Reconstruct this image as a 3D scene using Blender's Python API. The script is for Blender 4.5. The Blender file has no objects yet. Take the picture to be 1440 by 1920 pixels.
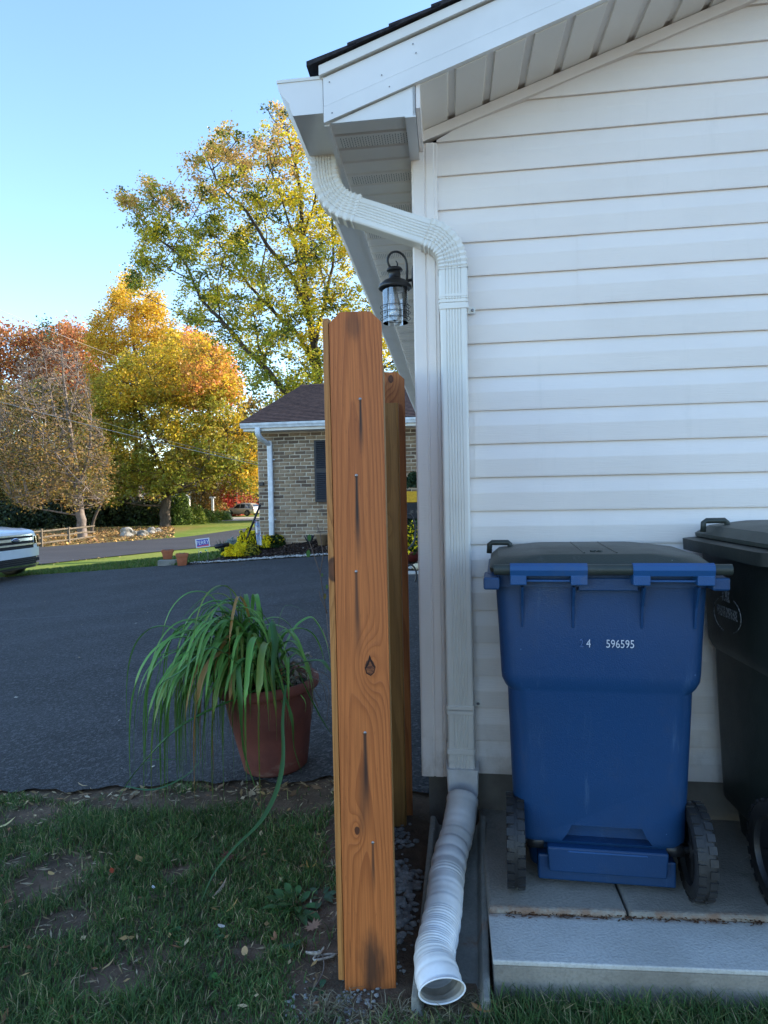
import bpy, math, random
import numpy as np
from mathutils import Vector, Matrix
random.seed(7); RNG = np.random.default_rng(7)
S = bpy.context.scene
COL = S.collection
# ------------------------------------------------------------ camera, sky, sun, exposure
CH = 1.37; FPX = 1290.0; PITCH = math.radians(1.91); ROLL = -0.019
cam = bpy.data.objects.new('camera', bpy.data.cameras.new('camera')); COL.objects.link(cam)
CM = Matrix.Rotation(math.pi/2-PITCH, 3, 'X') @ Matrix.Rotation(ROLL, 3, 'Z')
cam.matrix_world = Matrix.Translation((0, 0, CH)) @ CM.to_4x4()
cam.data.sensor_fit = 'VERTICAL'; cam.data.sensor_height = 36.0; cam.data.lens = 36.0*FPX/1920.0
cam.data.clip_start = 0.05; cam.data.clip_end = 2000
S.camera = cam
SUN_EL = math.radians(20); SUN_AZ = math.radians(18)      # sun to the right, slightly beyond the gable wall
sd = Vector((math.cos(SUN_AZ)*math.cos(SUN_EL), math.sin(SUN_AZ)*math.cos(SUN_EL), math.sin(SUN_EL)))
wd = bpy.data.worlds.new('World'); S.world = wd; wd.use_nodes = True
wn = wd.node_tree; sky = wn.nodes.new('ShaderNodeTexSky'); sky.sky_type = 'NISHITA'; sky.sun_disc = False
sky.sun_elevation = SUN_EL; sky.sun_rotation = math.pi/2-SUN_AZ
sky.air_density = 1.0; sky.dust_density = 0.05; sky.ozone_density = 2.8; sky.altitude = 150
wn.nodes['Background'].inputs[1].default_value = 0.15
wn.links.new(sky.outputs[0], wn.nodes['Background'].inputs[0])
sl = bpy.data.lights.new('sun', 'SUN'); sl.energy = 4.0; sl.angle = math.radians(0.5); sl.color = (1, .86, .66)
so = bpy.data.objects.new('sun', sl); COL.objects.link(so)
so.rotation_euler = (-sd).to_track_quat('-Z', 'Y').to_euler()
S.view_settings.view_transform = 'Standard'; S.view_settings.look = 'None'
S.view_settings.exposure = 1.80; S.view_settings.gamma = 1; S.view_settings.use_curve_mapping = False
S.cycles.max_bounces = 8; S.cycles.transparent_max_bounces = 12

# ------------------------------------------------------------ pixel -> place helpers
def ray(px, py):
    return CM @ Vector(((px-720)/FPX, -(py-960)/FPX, -1))
def at(px, py, Y):
    d = ray(px, py); return Vector((0, 0, CH)) + d*(Y/d.y)
def sst(t):
    t = min(1, max(0, t)); return t*t*(3-2*t)
def gh(X, Y):
    near = .0926*max(-14, min(0, X)) + .0205*(max(Y, -20)-1.85)
    far = -1.45 - .005*(Y-38)
    return near + (far-near)*sst((Y-15.5)/11)
def g(px, py):
    d = ray(px, py); t = 1.2
    while t < 240:
        p = Vector((0, 0, CH)) + d*(t/d.y)
        if p.z < gh(p.x, p.y): break
        t *= 1.004
    p.z = gh(p.x, p.y); return p
TH = math.radians(8); PS = math.radians(5.3)
XH = Vector((math.cos(TH), -math.sin(TH), 0)); YH = Vector((math.sin(PS), math.cos(PS), 0))
O = at(785, 915, 2.65); O.z = 0
def HW(u, v, z): return O + XH*u + YH*v + Vector((0, 0, z))

# ------------------------------------------------------------ node expressions
class X:
    def __init__(s, nt, k): s.nt = nt; s.k = k
    def _m(s, op, *a, clamp=False):
        n = s.nt.nodes.new('ShaderNodeMath'); n.operation = op; n.use_clamp = clamp
        for i, v in enumerate((s,)+a):
            if isinstance(v, X): s.nt.links.new(v.k, n.inputs[i])
            else: n.inputs[i].default_value = v
        return X(s.nt, n.outputs[0])
    def __add__(s, o): return s._m('ADD', o)
    def __sub__(s, o): return s._m('SUBTRACT', o)
    def __mul__(s, o): return s._m('MULTIPLY', o)
    def __truediv__(s, o): return s._m('DIVIDE', o)
    def pw(s, o): return s._m('POWER', o)
    def abs(s): return s._m('ABSOLUTE')
    def fract(s): return s._m('FRACT')
    def sin(s): return s._m('SINE')
    def exp(s): return s._m('EXPONENT')
    def mx(s, o): return s._m('MAXIMUM', o)
    def mn(s, o): return s._m('MINIMUM', o)
    def step(s, a, b, lo=0, hi=1):
        n = s.nt.nodes.new('ShaderNodeMapRange'); n.interpolation_type = 'SMOOTHSTEP'
        s.nt.links.new(s.k, n.inputs[0])
        for i, v in enumerate((a, b, lo, hi)): n.inputs[i+1].default_value = v
        return X(s.nt, n.outputs[0])
class Mat:
    def __init__(s, name, rough=.6, spec=.4, metal=0):
        s.m = bpy.data.materials.new(name); s.m.use_nodes = True; s.nt = s.m.node_tree
        s.b = s.nt.nodes['Principled BSDF']
        s.b.inputs['Roughness'].default_value = rough; s.b.inputs['Specular IOR Level'].default_value = spec
        s.b.inputs['Metallic'].default_value = metal
        s.tc = s.nt.nodes.new('ShaderNodeTexCoord')
    def co(s, scale=(1, 1, 1), kind='Object'):
        n = s.nt.nodes.new('ShaderNodeMapping'); n.inputs['Scale'].default_value = scale
        s.nt.links.new(s.tc.outputs[kind], n.inputs[0]); return n.outputs[0]
    def xyz(s, kind='Object'):
        n = s.nt.nodes.new('ShaderNodeSeparateXYZ'); s.nt.links.new(s.tc.outputs[kind], n.inputs[0])
        return [X(s.nt, o) for o in n.outputs]
    def noise(s, scale, stretch=(1, 1, 1), detail=4, rough=.55, kind='Object'):
        n = s.nt.nodes.new('ShaderNodeTexNoise'); n.inputs['Scale'].default_value = scale
        n.inputs['Detail'].default_value = detail; n.inputs['Roughness'].default_value = rough
        s.nt.links.new(s.co(stretch, kind), n.inputs['Vector']); return X(s.nt, n.outputs[0])
    def voro(s, scale, stretch=(1, 1, 1), out='Distance'):
        n = s.nt.nodes.new('ShaderNodeTexVoronoi'); n.inputs['Scale'].default_value = scale
        s.nt.links.new(s.co(stretch), n.inputs['Vector']); return X(s.nt, n.outputs[out])
    def mix(s, f, a, b):
        n = s.nt.nodes.new('ShaderNodeMix'); n.data_type = 'RGBA'
        if isinstance(f, X): s.nt.links.new(f.k, n.inputs[0])
        else: n.inputs[0].default_value = f
        for i, v in ((6, a), (7, b)):
            if isinstance(v, tuple): n.inputs[i].default_value = (*v[:3], 1)
            else: s.nt.links.new(v, n.inputs[i])
        return n.outputs[2]
    def color(s, c):
        if isinstance(c, tuple): s.b.inputs['Base Color'].default_value = (*c, 1)
        else: s.nt.links.new(c, s.b.inputs['Base Color'])
        return s
    def rough(s, x): s.nt.links.new(x.k, s.b.inputs['Roughness']); return s
    def bump(s, x, dist=.002, st=1.0):
        n = s.nt.nodes.new('ShaderNodeBump'); n.inputs['Distance'].default_value = dist; n.inputs['Strength'].default_value = st
        s.nt.links.new(x.k, n.inputs['Height']); s.nt.links.new(n.outputs[0], s.b.inputs['Normal']); return s
def simple(name, c, c2=None, rough=.6, spec=.4, scale=8, stretch=(1, 1, 1), metal=0, bump=0, bscale=60, lo=.35, hi=.65):
    m = Mat(name, rough, spec, metal)
    c2 = c2 or tuple(x*.8 for x in c)
    m.color(m.mix(m.noise(scale, stretch).step(lo, hi), c, c2))
    if bump: m.bump(m.noise(bscale, stretch), bump)
    return m.m

# ------------------------------------------------------------ mesh helpers
class MB:
    def __init__(s): s.v = []; s.f = []; s.sm = []
    def add(s, vs, fs, smooth=False, T=None):
        n = len(s.v)
        s.v += [tuple(T @ Vector(p)) if T is not None else tuple(p) for p in vs]
        s.f += [tuple(i+n for i in f) for f in fs]; s.sm += [smooth]*len(fs)
        return s
    def box(s, a, b, T=None, tap=None):
        x0, y0, z0 = a; x1, y1, z1 = b
        vs = [(x, y, z) for z in (z0, z1) for x, y in ((x0, y0), (x1, y0), (x1, y1), (x0, y1))]
        if tap: 
            cx, cy = (x0+x1)/2, (y0+y1)/2
            vs = vs[:4] + [(cx+(x-cx)*tap[0], cy+(y-cy)*tap[1], z) for x, y, z in vs[4:]]
        return s.add(vs, [(3, 2, 1, 0), (4, 5, 6, 7), (0, 1, 5, 4), (1, 2, 6, 5), (2, 3, 7, 6), (3, 0, 4, 7)], False, T)
    def hexa(s, P, T=None):   # 8 points: bottom 4, top 4
        return s.add(P, [(3, 2, 1, 0), (4, 5, 6, 7), (0, 1, 5, 4), (1, 2, 6, 5), (2, 3, 7, 6), (3, 0, 4, 7)], False, T)
    def loft(s, secs, closed=True, caps=True, smooth=True, T=None, loop=False):
        k = len(secs[0]); vs = [p for sec in secs for p in sec]; fs = []
        m = len(secs)
        for i in range(m if loop else m-1):
            i2 = (i+1) % m
            for j in range(k if closed else k-1):
                a, b = j, (j+1) % k
                fs.append((i*k+a, i*k+b, i2*k+b, i2*k+a))
        if caps and closed and not loop:
            fs.append(tuple(range(k-1, -1, -1))); fs.append(tuple((m-1)*k+j for j in range(k)))
        return s.add(vs, fs, smooth, T)
    def tube(s, pts, r, k=8, smooth=True, T=None, caps=True, loop=False):
        pts = [Vector(p) for p in pts]; n = len(pts)
        rs = r if isinstance(r, (list, tuple)) else [r]*n
        secs = []; up = None
        for i, p in enumerate(pts):
            if loop: t = pts[(i+1) % n]-pts[i-1]
            else: t = pts[min(i+1, n-1)]-pts[max(i-1, 0)]
            t.normalize()
            if up is None: up = Vector((0, 0, 1)) if abs(t.z) < .9 else Vector((1, 0, 0))
            a = t.cross(up).normalized(); b = a.cross(t).normalized(); up = b
            secs.append([p+(a*math.cos(2*math.pi*j/k)+b*math.sin(2*math.pi*j/k))*rs[i] for j in range(k)])
        return s.loft(secs, True, caps, smooth, T, loop)
    def lathe(s, prof, k=24, T=None, smooth=True, caps=True, sq=None):
        secs = []
        for r, z in prof:
            secs.append([(r*math.cos(2*math.pi*j/k), r*math.sin(2*math.pi*j/k), z) for j in range(k)])
        return s.loft(secs, True, caps, smooth, T)
    def prism(s, poly, d, T=None, smooth=False):   # poly: 3D points, extruded by d
        d = Vector(d); n = len(poly); P = [Vector(p) for p in poly]
        vs = P+[p+d for p in P]
        return s.add(vs, [tuple(range(n-1, -1, -1)), tuple(range(n, 2*n))]+[(i, (i+1) % n, n+(i+1) % n, n+i) for i in range(n)], smooth, T)
    def mesh(s, name='mesh'):
        me = bpy.data.meshes.new(name); me.from_pydata(s.v, [], s.f)
        me.polygons.foreach_set('use_smooth', s.sm); me.update()
        return me
    def build(s, name, mat, parent=None, fixn=True, auto=None):
        me = s.mesh(name)
        if fixn:
            import bmesh
            bm = bmesh.new(); bm.from_mesh(me); bmesh.ops.recalc_face_normals(bm, faces=bm.faces); bm.to_mesh(me); bm.free()
        if auto:
            me.set_sharp_from_angle(angle=math.radians(auto))
        o = bpy.data.objects.new(name, me); COL.objects.link(o)
        if mat: me.materials.append(mat)
        if parent: o.parent = parent
        return o
def bevel(o, w=.003, seg=2):
    m = o.modifiers.new('bevel', 'BEVEL'); m.width = w; m.segments = seg; m.limit_method = 'ANGLE'; m.angle_limit = math.radians(40)
    return o
def tag(o, label=None, cat=None, group=None, kind=None):
    if label: o['label'] = label
    if cat: o['category'] = cat
    if group: o['group'] = group
    if kind: o['kind'] = kind
    return o
def thing(name, label, cat, group=None, loc=(0, 0, 0), rz=0):
    o = bpy.data.objects.new(name, None); COL.objects.link(o); o.location = loc; o.rotation_euler = (0, 0, rz)
    o.empty_display_size = .1
    return tag(o, label, cat, group)
def npmesh(name, V, F, mat, col=None, parent=None, smooth=False):
    me = bpy.data.meshes.new(name); nv = len(V); nf, k = F.shape
    me.vertices.add(nv); me.vertices.foreach_set('co', np.asarray(V, np.float32).ravel())
    me.loops.add(nf*k); me.loops.foreach_set('vertex_index', F.astype(np.int32).ravel())
    me.polygons.add(nf); me.polygons.foreach_set('loop_start', np.arange(0, nf*k, k, dtype=np.int32))
    me.polygons.foreach_set('loop_total', np.full(nf, k, np.int32))
    if smooth: me.polygons.foreach_set('use_smooth', np.ones(nf, bool))
    if col is not None:
        a = me.color_attributes.new('Col', 'FLOAT_COLOR', 'POINT')
        c = np.ones((nv, 4), np.float32); c[:, :3] = col; a.data.foreach_set('color', c.ravel())
    me.update(calc_edges=True); me.validate()
    o = bpy.data.objects.new(name, me); COL.objects.link(o); me.materials.append(mat)
    if parent: o.parent = parent
    return o
def text(name, body, size, T, mat, parent, sx=1.0, ext=.0005, spacing=1.0):
    c = bpy.data.curves.new(name, 'FONT'); c.body = body; c.size = size; c.extrude = ext; c.space_character = spacing
    c.align_x = 'CENTER'; c.align_y = 'CENTER'; c.resolution_u = 3
    tmp = bpy.data.objects.new('tmp', c); COL.objects.link(tmp)
    me = bpy.data.meshes.new_from_object(tmp.evaluated_get(bpy.context.evaluated_depsgraph_get()))
    bpy.data.objects.remove(tmp); me.materials.clear(); me.materials.append(mat)
    o = bpy.data.objects.new(name, me); COL.objects.link(o); o.parent = parent
    o.matrix_local = T @ Matrix.Diagonal((sx, 1, 1, 1))
    return o
def frame(o, x, y, z=None):
    x = Vector(x).normalized(); y = Vector(y).normalized(); z = Vector(z) if z else x.cross(y)
    return Matrix(((x.x, y.x, z.x, o[0]), (x.y, y.y, z.y, o[1]), (x.z, y.z, z.z, o[2]), (0, 0, 0, 1)))

# ------------------------------------------------------------ materials
def vinyl(name, c, dirt=.12):
    m = Mat(name, .42, .45)
    grain = m.noise(14, (1.2, 1.2, 26), 5, .6)
    c2 = tuple(x*(1-dirt) for x in c)
    d = m.noise(2.2, (1, 1, 1.6), 5)
    x, y, z = m.xyz(); sp = m.noise(11, (1, 1, .7), 8, .7)
    cc = m.mix(d.step(.35, .75), c, c2); cc = m.mix(z.step(.62, .25)*sp.step(.42, .7)*.5, cc, (.42, .34, .26)); cc = m.mix(m.noise(5, (3, 3, .35), 6, .7).step(.55, .8)*.18, cc, (.55, .52, .47))
    m.color(cc); m.bump(grain+m.noise(2.5, (1, 1, 1), 2)*3.0, .0014, .8)
    return m.m
M = {}
M['siding'] = vinyl('vinyl_siding', (.84, .77, .72), .07)
M['trim'] = vinyl('vinyl_trim', (.84, .765, .715), .05)
M['alu'] = simple('white_aluminium', (.80, .79, .77), (.74, .73, .71), .3, .5, 3, bump=.0004, bscale=9)
M['soffit'] = simple('soffit_vinyl', (.80, .755, .69), (.75, .71, .65), .45, .4, 3)
M['pipe'] = simple('cream_aluminium', (.80, .775, .72), (.74, .715, .66), .33, .5, 5, bump=.0005, bscale=14)
M['hose'] = simple('white_plastic_hose', (.80, .80, .80), (.66, .65, .63), .38, .5, 9, bump=.0006, bscale=30)
M['hosein'] = simple('hose_inside', (.62, .56, .47), (.4, .36, .3), .6, .3, 12)
M['dark'] = simple('dark_gap', (.02, .02, .022), rough=.8)
M['hole'] = simple('vent_hole', (.10, .10, .10), rough=.9)
M['black'] = simple('black_metal', (.014, .014, .017), (.022, .022, .026), .38, .5, 20, bump=.0003, bscale=200)
M['steel'] = simple('galvanised_steel', (.32, .32, .33), (.18, .17, .17), .4, .5, 60, metal=.7)
def glassy(name, tint=(1, 1, 1), rough=.02):
    m = bpy.data.materials.new(name); m.use_nodes = True; nt = m.node_tree; nt.nodes.clear()
    o = nt.nodes.new('ShaderNodeOutputMaterial'); t = nt.nodes.new('ShaderNodeBsdfTransparent'); gl = nt.nodes.new('ShaderNodeBsdfGlossy')
    gl.inputs['Roughness'].default_value = rough; t.inputs[0].default_value = (*tint, 1)
    fr = nt.nodes.new('ShaderNodeFresnel'); fr.inputs[0].default_value = 1.6
    ad = nt.nodes.new('ShaderNodeMath'); ad.operation = 'MULTIPLY_ADD'; ad.inputs[1].default_value = 1.6; ad.inputs[2].default_value = .13; ad.use_clamp = True
    mx = nt.nodes.new('ShaderNodeMixShader'); nt.links.new(fr.outputs[0], ad.inputs[0]); nt.links.new(ad.outputs[0], mx.inputs[0])
    nt.links.new(t.outputs[0], mx.inputs[1]); nt.links.new(gl.outputs[0], mx.inputs[2]); nt.links.new(mx.outputs[0], o.inputs[0])
    return m
M['glass'] = glassy('clear_glass', (.96, .97, .98))
M['cglass'] = simple('dark_window_glass', (.02, .025, .03), rough=.06, spec=.8)
M['filament'] = simple('amber_filament', (.75, .35, .12), rough=.4)
m = Mat('concrete_foundation', .9, .2)
m.color(m.mix(m.noise(5, detail=8).step(.3, .7), (.20, .185, .16), (.12, .11, .095))); m.bump(m.noise(60, detail=6), .004); M['found'] = m.m
def concrete(name, a, b, dirt):
    m = Mat(name, .88, .25)
    n1 = m.noise(3, detail=8, rough=.65); n2 = m.noise(120, detail=3); n3 = m.noise(9, detail=10, rough=.7)
    c = m.mix(n1.step(.35, .68), a, b)
    c = m.mix(n3.step(.56, .74)*.6, c, dirt)
    c = m.mix(m.voro(55).step(.16, .04)*.35, c, tuple(x*.35 for x in a))
    c = m.mix(n2.step(.45, .62)*.25, c, tuple(x*.5 for x in a))
    x, y, z = m.xyz(); e = (y+x*.0875-2.0235).abs()
    c = m.mix(e.step(.028, .004)*m.noise(14, detail=6, rough=.7).step(.38, .62)*.75, c, (.20, .105, .06))
    m.color(c); m.bump(n2+n3*.6, .003); return m.m
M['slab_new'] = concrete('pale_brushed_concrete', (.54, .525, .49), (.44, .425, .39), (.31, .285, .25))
M['slab_old_and_shade'] = concrete('old_stained_and_shade_concrete', (.30, .275, .235), (.21, .19, .16), (.13, .115, .095))  # true tone of the rear slabs; stands in for shade on the front face
M['splash'] = concrete('weathered_splash_concrete', (.30, .29, .255), (.17, .165, .145), (.44, .43, .40))
m = Mat('asphalt', .84, .32)
agg = m.voro(95); n = m.noise(.9, (1, 1.6, 1), 6); n2 = m.noise(320, detail=2); n3 = m.noise(14, detail=6)
c = m.mix(n.step(.35, .7), (.026, .0265, .029), (.042, .0425, .046))
vc = m.voro(75, (1, 1, 1), 'Color')
c = m.mix(vc.step(.5, 1)*.75, c, (.13, .13, .135)); c = m.mix(vc.step(.3, .0)*.75, c, (.010, .010, .011)); c = m.mix(m.noise(1.1, (6, .5, 1), 5, .6).step(.55, .75)*.22, c, (.022, .022, .024)); c = m.mix(m.noise(2.6, (1, 2, 1), 7, .7).step(.5, .8)*.35, c, (.075, .075, .08))
c = m.mix(agg.step(.25, .05)*n2.step(.5, .62), c, (.24, .245, .26))
c = m.mix(n3.step(.6, .78)*.4, c, (.06, .06, .064)); m.color(c)
m.bump(agg*-1.0+n2*.5, .006, .9); M['asphalt'] = m.m
m = Mat('road_asphalt', .8, .35)
c = m.mix(m.noise(.35, (1, 3, 1), 6).step(.35, .7), (.034, .035, .042), (.048, .049, .056)); m.color(c); m.bump(m.noise(60), .01); M['road'] = m.m
m = Mat('soil', .95, .1)
n = m.noise(7, detail=9, rough=.7)
c = m.mix(n.step(.3, .7), (.055, .042, .03), (.028, .021, .015)); c = m.mix(m.noise(40).step(.6, .7)*.5, c, (.14, .115, .085))
m.color(c); m.bump(n+m.noise(90)*.3, .02); M['soil'] = m.m
# lawn: bare soil near the camera (covered by real blades), grass tones further out
m = Mat('lawn', .95, .1)
x, y, z = m.xyz()
n = m.noise(7, detail=9, rough=.7); nf = m.noise(.35, detail=6); nf2 = m.noise(6, detail=8, rough=.75)
soil = m.mix(n.step(.3, .7), (.17, .115, .080), (.075, .054, .038)); soil = m.mix(m.noise(40).step(.6, .7)*.4, soil, (.17, .14, .10))
gr = m.mix(nf.step(.35, .65), (.13, .19, .03), (.20, .23, .05)); gr = m.mix(nf2.step(.5, .68)*.75, gr, (.05, .075, .016))
leafy = m.mix(m.noise(2.2, detail=9, rough=.8).step(.35, .6), (.13, .11, .04), (.30, .17, .07))
gr = m.mix(y.step(33, 40)*(y.step(52, 66, 1, 0))*(x.step(-17, -14, 1, 0))*.8, gr, leafy)
m.color(m.mix(y.step(4.5, 9), soil, gr)); m.bump(n+m.noise(90)*.3, .02); M['lawn'] = m.m
m = Mat('mulch', .95, .1)
c = m.mix(m.voro(38, (1, 1, 1), 'Color'), (.020, .013, .010), (.065, .042, .033)); m.color(c)
c = m.mix(m.noise(60).step(.35, .6), (.022, .014, .011), (.07, .045, .036)); m.color(c); m.bump(m.voro(40), .03); M['mulch'] = m.m
m = Mat('bark', .9, .15)
n = m.noise(5, (1, 1, .25), 8, .7); m.color(m.mix(n.step(.35, .65), (.045, .036, .030), (.10, .082, .068))); m.bump(n, .04); M['bark'] = m.m
M['barkpale'] = simple('pale_twig_bark', (.20, .165, .15), (.115, .095, .085), .9, .1, 3)
def leafmat(name, trans=.45, rough=.5):
    m = bpy.data.materials.new(name); m.use_nodes = True; nt = m.node_tree; b = nt.nodes['Principled BSDF']; o = nt.nodes['Material Output']
    at_ = nt.nodes.new('ShaderNodeAttribute'); at_.attribute_name = 'Col'
    b.inputs['Roughness'].default_value = rough; b.inputs['Specular IOR Level'].default_value = .3
    tr = nt.nodes.new('ShaderNodeBsdfTranslucent'); mx = nt.nodes.new('ShaderNodeMixShader'); mx.inputs[0].default_value = trans
    nt.links.new(at_.outputs[0], b.inputs['Base Color']); nt.links.new(at_.outputs[0], tr.inputs[0])
    nt.links.new(b.outputs[0], mx.inputs[1]); nt.links.new(tr.outputs[0], mx.inputs[2]); nt.links.new(mx.outputs[0], o.inputs[0])
    return m
M['leaf'] = leafmat('tree_leaf'); M['grass'] = leafmat('grass_blade', .25, .6); M['needle'] = leafmat('evergreen_leaf', .1, .6)
M['litter'] = leafmat('leaf_litter', .1, .8)

# ------------------------------------------------------------ ground, driveway, road
def sheet(name, xs, ylo, yhi, ny, mat, off, kind='structure', parent=None, extra=None):
    V = []; F = []
    for X_ in xs:
        a, b = ylo(X_), yhi(X_)
        for j in range(ny+1):
            Y_ = a+(b-a)*j/ny; V.append((X_, Y_, gh(X_, Y_)+off+(extra(X_, Y_) if extra else 0)))
    k = ny+1
    for i in range(len(xs)-1):
        for j in range(ny): F.append((i*k+j, (i+1)*k+j, (i+1)*k+j+1, i*k+j+1))
    o = npmesh(name, V, np.array(F), mat, smooth=True); o['kind'] = kind; return o
xs = sorted(set([-400, -200, -120, -80, -60, -50, -40, -30, -25, -20, -17, -14, -11, -8, -6, -4, -3, -2, -1.5, -1, -.5, 0, .5, 1, 2, 4, 8, 14, 25, 40, 80, 200, 400]))
ys = [-300, -100, -40, -20, -10, -5, -2, 0, 1, 2, 3, 4, 6, 8, 10, 12, 14, 15.5]+[15.5+.55*i for i in range(1, 21)]+[27, 30, 35, 40, 50, 60, 80, 100, 150, 220, 500]
ys = sorted(set(ys)); V = [(a, b, gh(a, min(b, 260))) for a in xs for b in ys]; k = len(ys)
F = np.array([(i*k+j, (i+1)*k+j, (i+1)*k+j+1, i*k+j+1) for i in range(len(xs)-1) for j in range(k-1)])
lawn = npmesh('lawn', V, F, M['lawn'], smooth=False); lawn['kind'] = 'structure'
def interp(pts):
    ax = [p[0] for p in pts]; ay = [p[1] for p in pts]
    return lambda q: float(np.interp(q, ax, ay))
far_px = [(-260, 1100), (31, 1082), (160, 1073), (295, 1063), (350, 1060.5), (430, 1056), (500, 1051), (560, 1047), (620, 1044), (700, 1058), (760, 1070), (800, 1073), (900, 1074)]
FP = [g(*p) for p in far_px]; yfar = interp([(p.x, p.y) for p in FP])
near_px = [(-300, 1492), (0, 1487), (120, 1489), (230, 1484), (330, 1474), (420, 1470), (520, 1474), (620, 1466), (700, 1480), (775, 1500)]
NP_ = [g(*p) for p in near_px]
near_pts = [(-14, 3.6)]+[(p.x, p.y) for p in NP_]+[(1.2, 3.0), (12, 3.0)]
yn0 = interp(near_pts)
ynear = lambda q: yn0(q)+.02*math.sin(q*17)+.012*math.sin(q*41+1)
dx = sorted(set([-14, -12, -10, -8, -6, -5, -4, -3, 0]+[round(-2.6+.04*i, 3) for i in range(66)]+[.2, .6, 1.2, 2.0]+[p.x for p in FP if -14 < p.x < 2]))
sheet('driveway', dx, ynear, yfar, 1, M['asphalt'], .016)
# crack / seam in the driveway: thin recessed-looking strip lying on it
# road
rn = [g(-300, 1092), g(62, 1061), g(302, 1035), g(420, 1024), g(560, 1012), g(900, 985)]
rf = [g(-300, 1052), g(62, 1028), g(347, 1008), g(486, 988), g(650, 975), g(900, 962)]
ry0 = interp([(-60, rn[0].y-5)]+[(p.x, p.y) for p in rn]); ry1 = interp([(-80, rf[0].y-6)]+[(p.x, p.y) for p in rf])
rxs = [-60, -50, -40, -34, -30, -27, -24]+[-22+.5*i for i in range(40)]+[-1, 2, 6, 10, 16, 24, 40, 60]
sheet('road', rxs, lambda q: ry0(q), lambda q: ry1(q), 40, M['road'], .035)
print('road', [tuple(round(c, 1) for c in p) for p in rn+rf], 'drive far', [tuple(round(c, 1) for c in p) for p in FP])
# pale neighbour drive where the silver car stands
q0 = g(455, 973)
sheet('neighbour_driveway', [q0.x-5, q0.x, q0.x+5, q0.x+14, q0.x+30], lambda q: q0.y-6, lambda q: q0.y+5, 8, simple('pale_concrete', (.42, .41, .39), (.34, .33, .3), .9), .05)

# ------------------------------------------------------------ the white sided house
house = thing('house', 'white vinyl sided house with gable wall, rake eave and gutter at right', 'house')
HP = lambda name, mat: None
SL = .33
def rk(u): return 2.655+SL*u if u < 6 else 2.655+SL*(12-u)      # top of siding under the sloped soffit
def course_mesh(z0, h=.1262, u0=.09, u1=11.91, v=0):
    # dutch-lap like profile: lower half upright, upper half leaning back, small drip return
    prof = [(.002, -.003), (.0125, -.003), (.0135, .003), (.0165, h*.50), (.0160, h*.53), (.0015, h), (.0, h)]
    mb = MB(); L = []; R_ = []
    for off, dz in prof:
        z = z0+dz
        ul = max(u0, (z-2.655)/SL-.02) if z > 2.66 else u0
        ur = 12-ul if z > 2.66 else u1
        L.append(HW(ul, -off-v, z)); R_.append(HW(ur, -off-v, z))
    mb.loft([L, R_], False, False, False); return mb
n = 0; z = .275
while z < 4.6:
    us = {9: .235, 10: .235, 3: .93, 4: .93, 14: .62, 15: .62}.get(n, 5.2 if n % 4 < 2 else 8.6)
    if z > 2.6: course_mesh(z).build('siding_panel', M['siding'], house, fixn=False)
    else:
        course_mesh(z, u1=us).build('siding_panel', M['siding'], house, fixn=False); course_mesh(z+.0006, u0=us-.02, v=.0016).build('siding_panel', M['siding'], house, fixn=False)
    z += .12605; n += 1
# wall sheathing behind the courses, foundation, side walls
mb = MB(); mb.prism([HW(.01, .004, .27), HW(11.99, .004, .27), HW(11.99, .004, 2.62), HW(6, .004, 4.6), HW(.01, .004, 2.62)], YH*.1)
mb.build('wall', M['trim'], house)
mb = MB(); mb.box((0, 0, 0), (1, 1, 1)); 
fd = MB(); fd.hexa([HW(.02, .01, -.4), HW(11.98, .01, -.4), HW(11.98, 10.7, -.4), HW(.02, 10.7, -.4), HW(.02, .01, .272), HW(11.98, .01, .272), HW(11.98, 10.7, .272), HW(.02, 10.7, .272)])  # length added beyond the seen eave to block low sun from the driveway
fd.build('foundation', M['found'], house)
sw = MB()
for i in range(19):
    z0 = .275+i*.12605
    prof = [(.002, -.003), (.0145, -.003), (.0135, .066), (.0045, .078), (.003, .126), (0, .126)]
    sw.loft([[HW(.012-o_, .09, z0+d) for o_, d in prof], [HW(.012-o_, 10.7, z0+d) for o_, d in prof]], False, False, False)
sw.build('side_siding', M['siding'], house, fixn=False)['kind'] = 'stuff'
mb = MB(); mb.hexa([HW(.015, .09, .27), HW(.1, .09, .27), HW(.1, 10.7, .27), HW(.015, 10.7, .27), HW(.015, .09, 2.62), HW(.1, .09, 2.62), HW(.1, 10.7, 2.62), HW(.015, 10.7, 2.62)])
mb.hexa([HW(11.9, .09, .27), HW(11.98, .09, .27), HW(11.98, 10.7, .27), HW(11.9, 10.7, .27), HW(11.9, .09, 2.62), HW(11.98, .09, 2.62), HW(11.98, 10.7, 2.62), HW(11.9, 10.7, 2.62)])
mb.prism([HW(.01, 10.7, .27), HW(11.99, 10.7, .27), HW(11.99, 10.7, 2.62), HW(6, 10.7, 4.6), HW(.01, 10.7, 2.62)], YH*.1)
mb.build('wall', M['trim'], house)
# corner post with its centre groove
cp = MB()
prof = [(0, .09), (-.006, .09), (-.006, -.022), (.0, -.026), (.040, -.026), (.043, -.021), (.047, -.021), (.050, -.026), (.076, -.026), (.080, -.022), (.090, -.022), (.092, -.008), (.092, 0)]
cp.loft([[HW(u, v, .258) for u, v in prof], [HW(u, v, 2.66) for u, v in prof]], False, False, False)
cp.build('corner_post', M['trim'], house, fixn=False)
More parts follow.
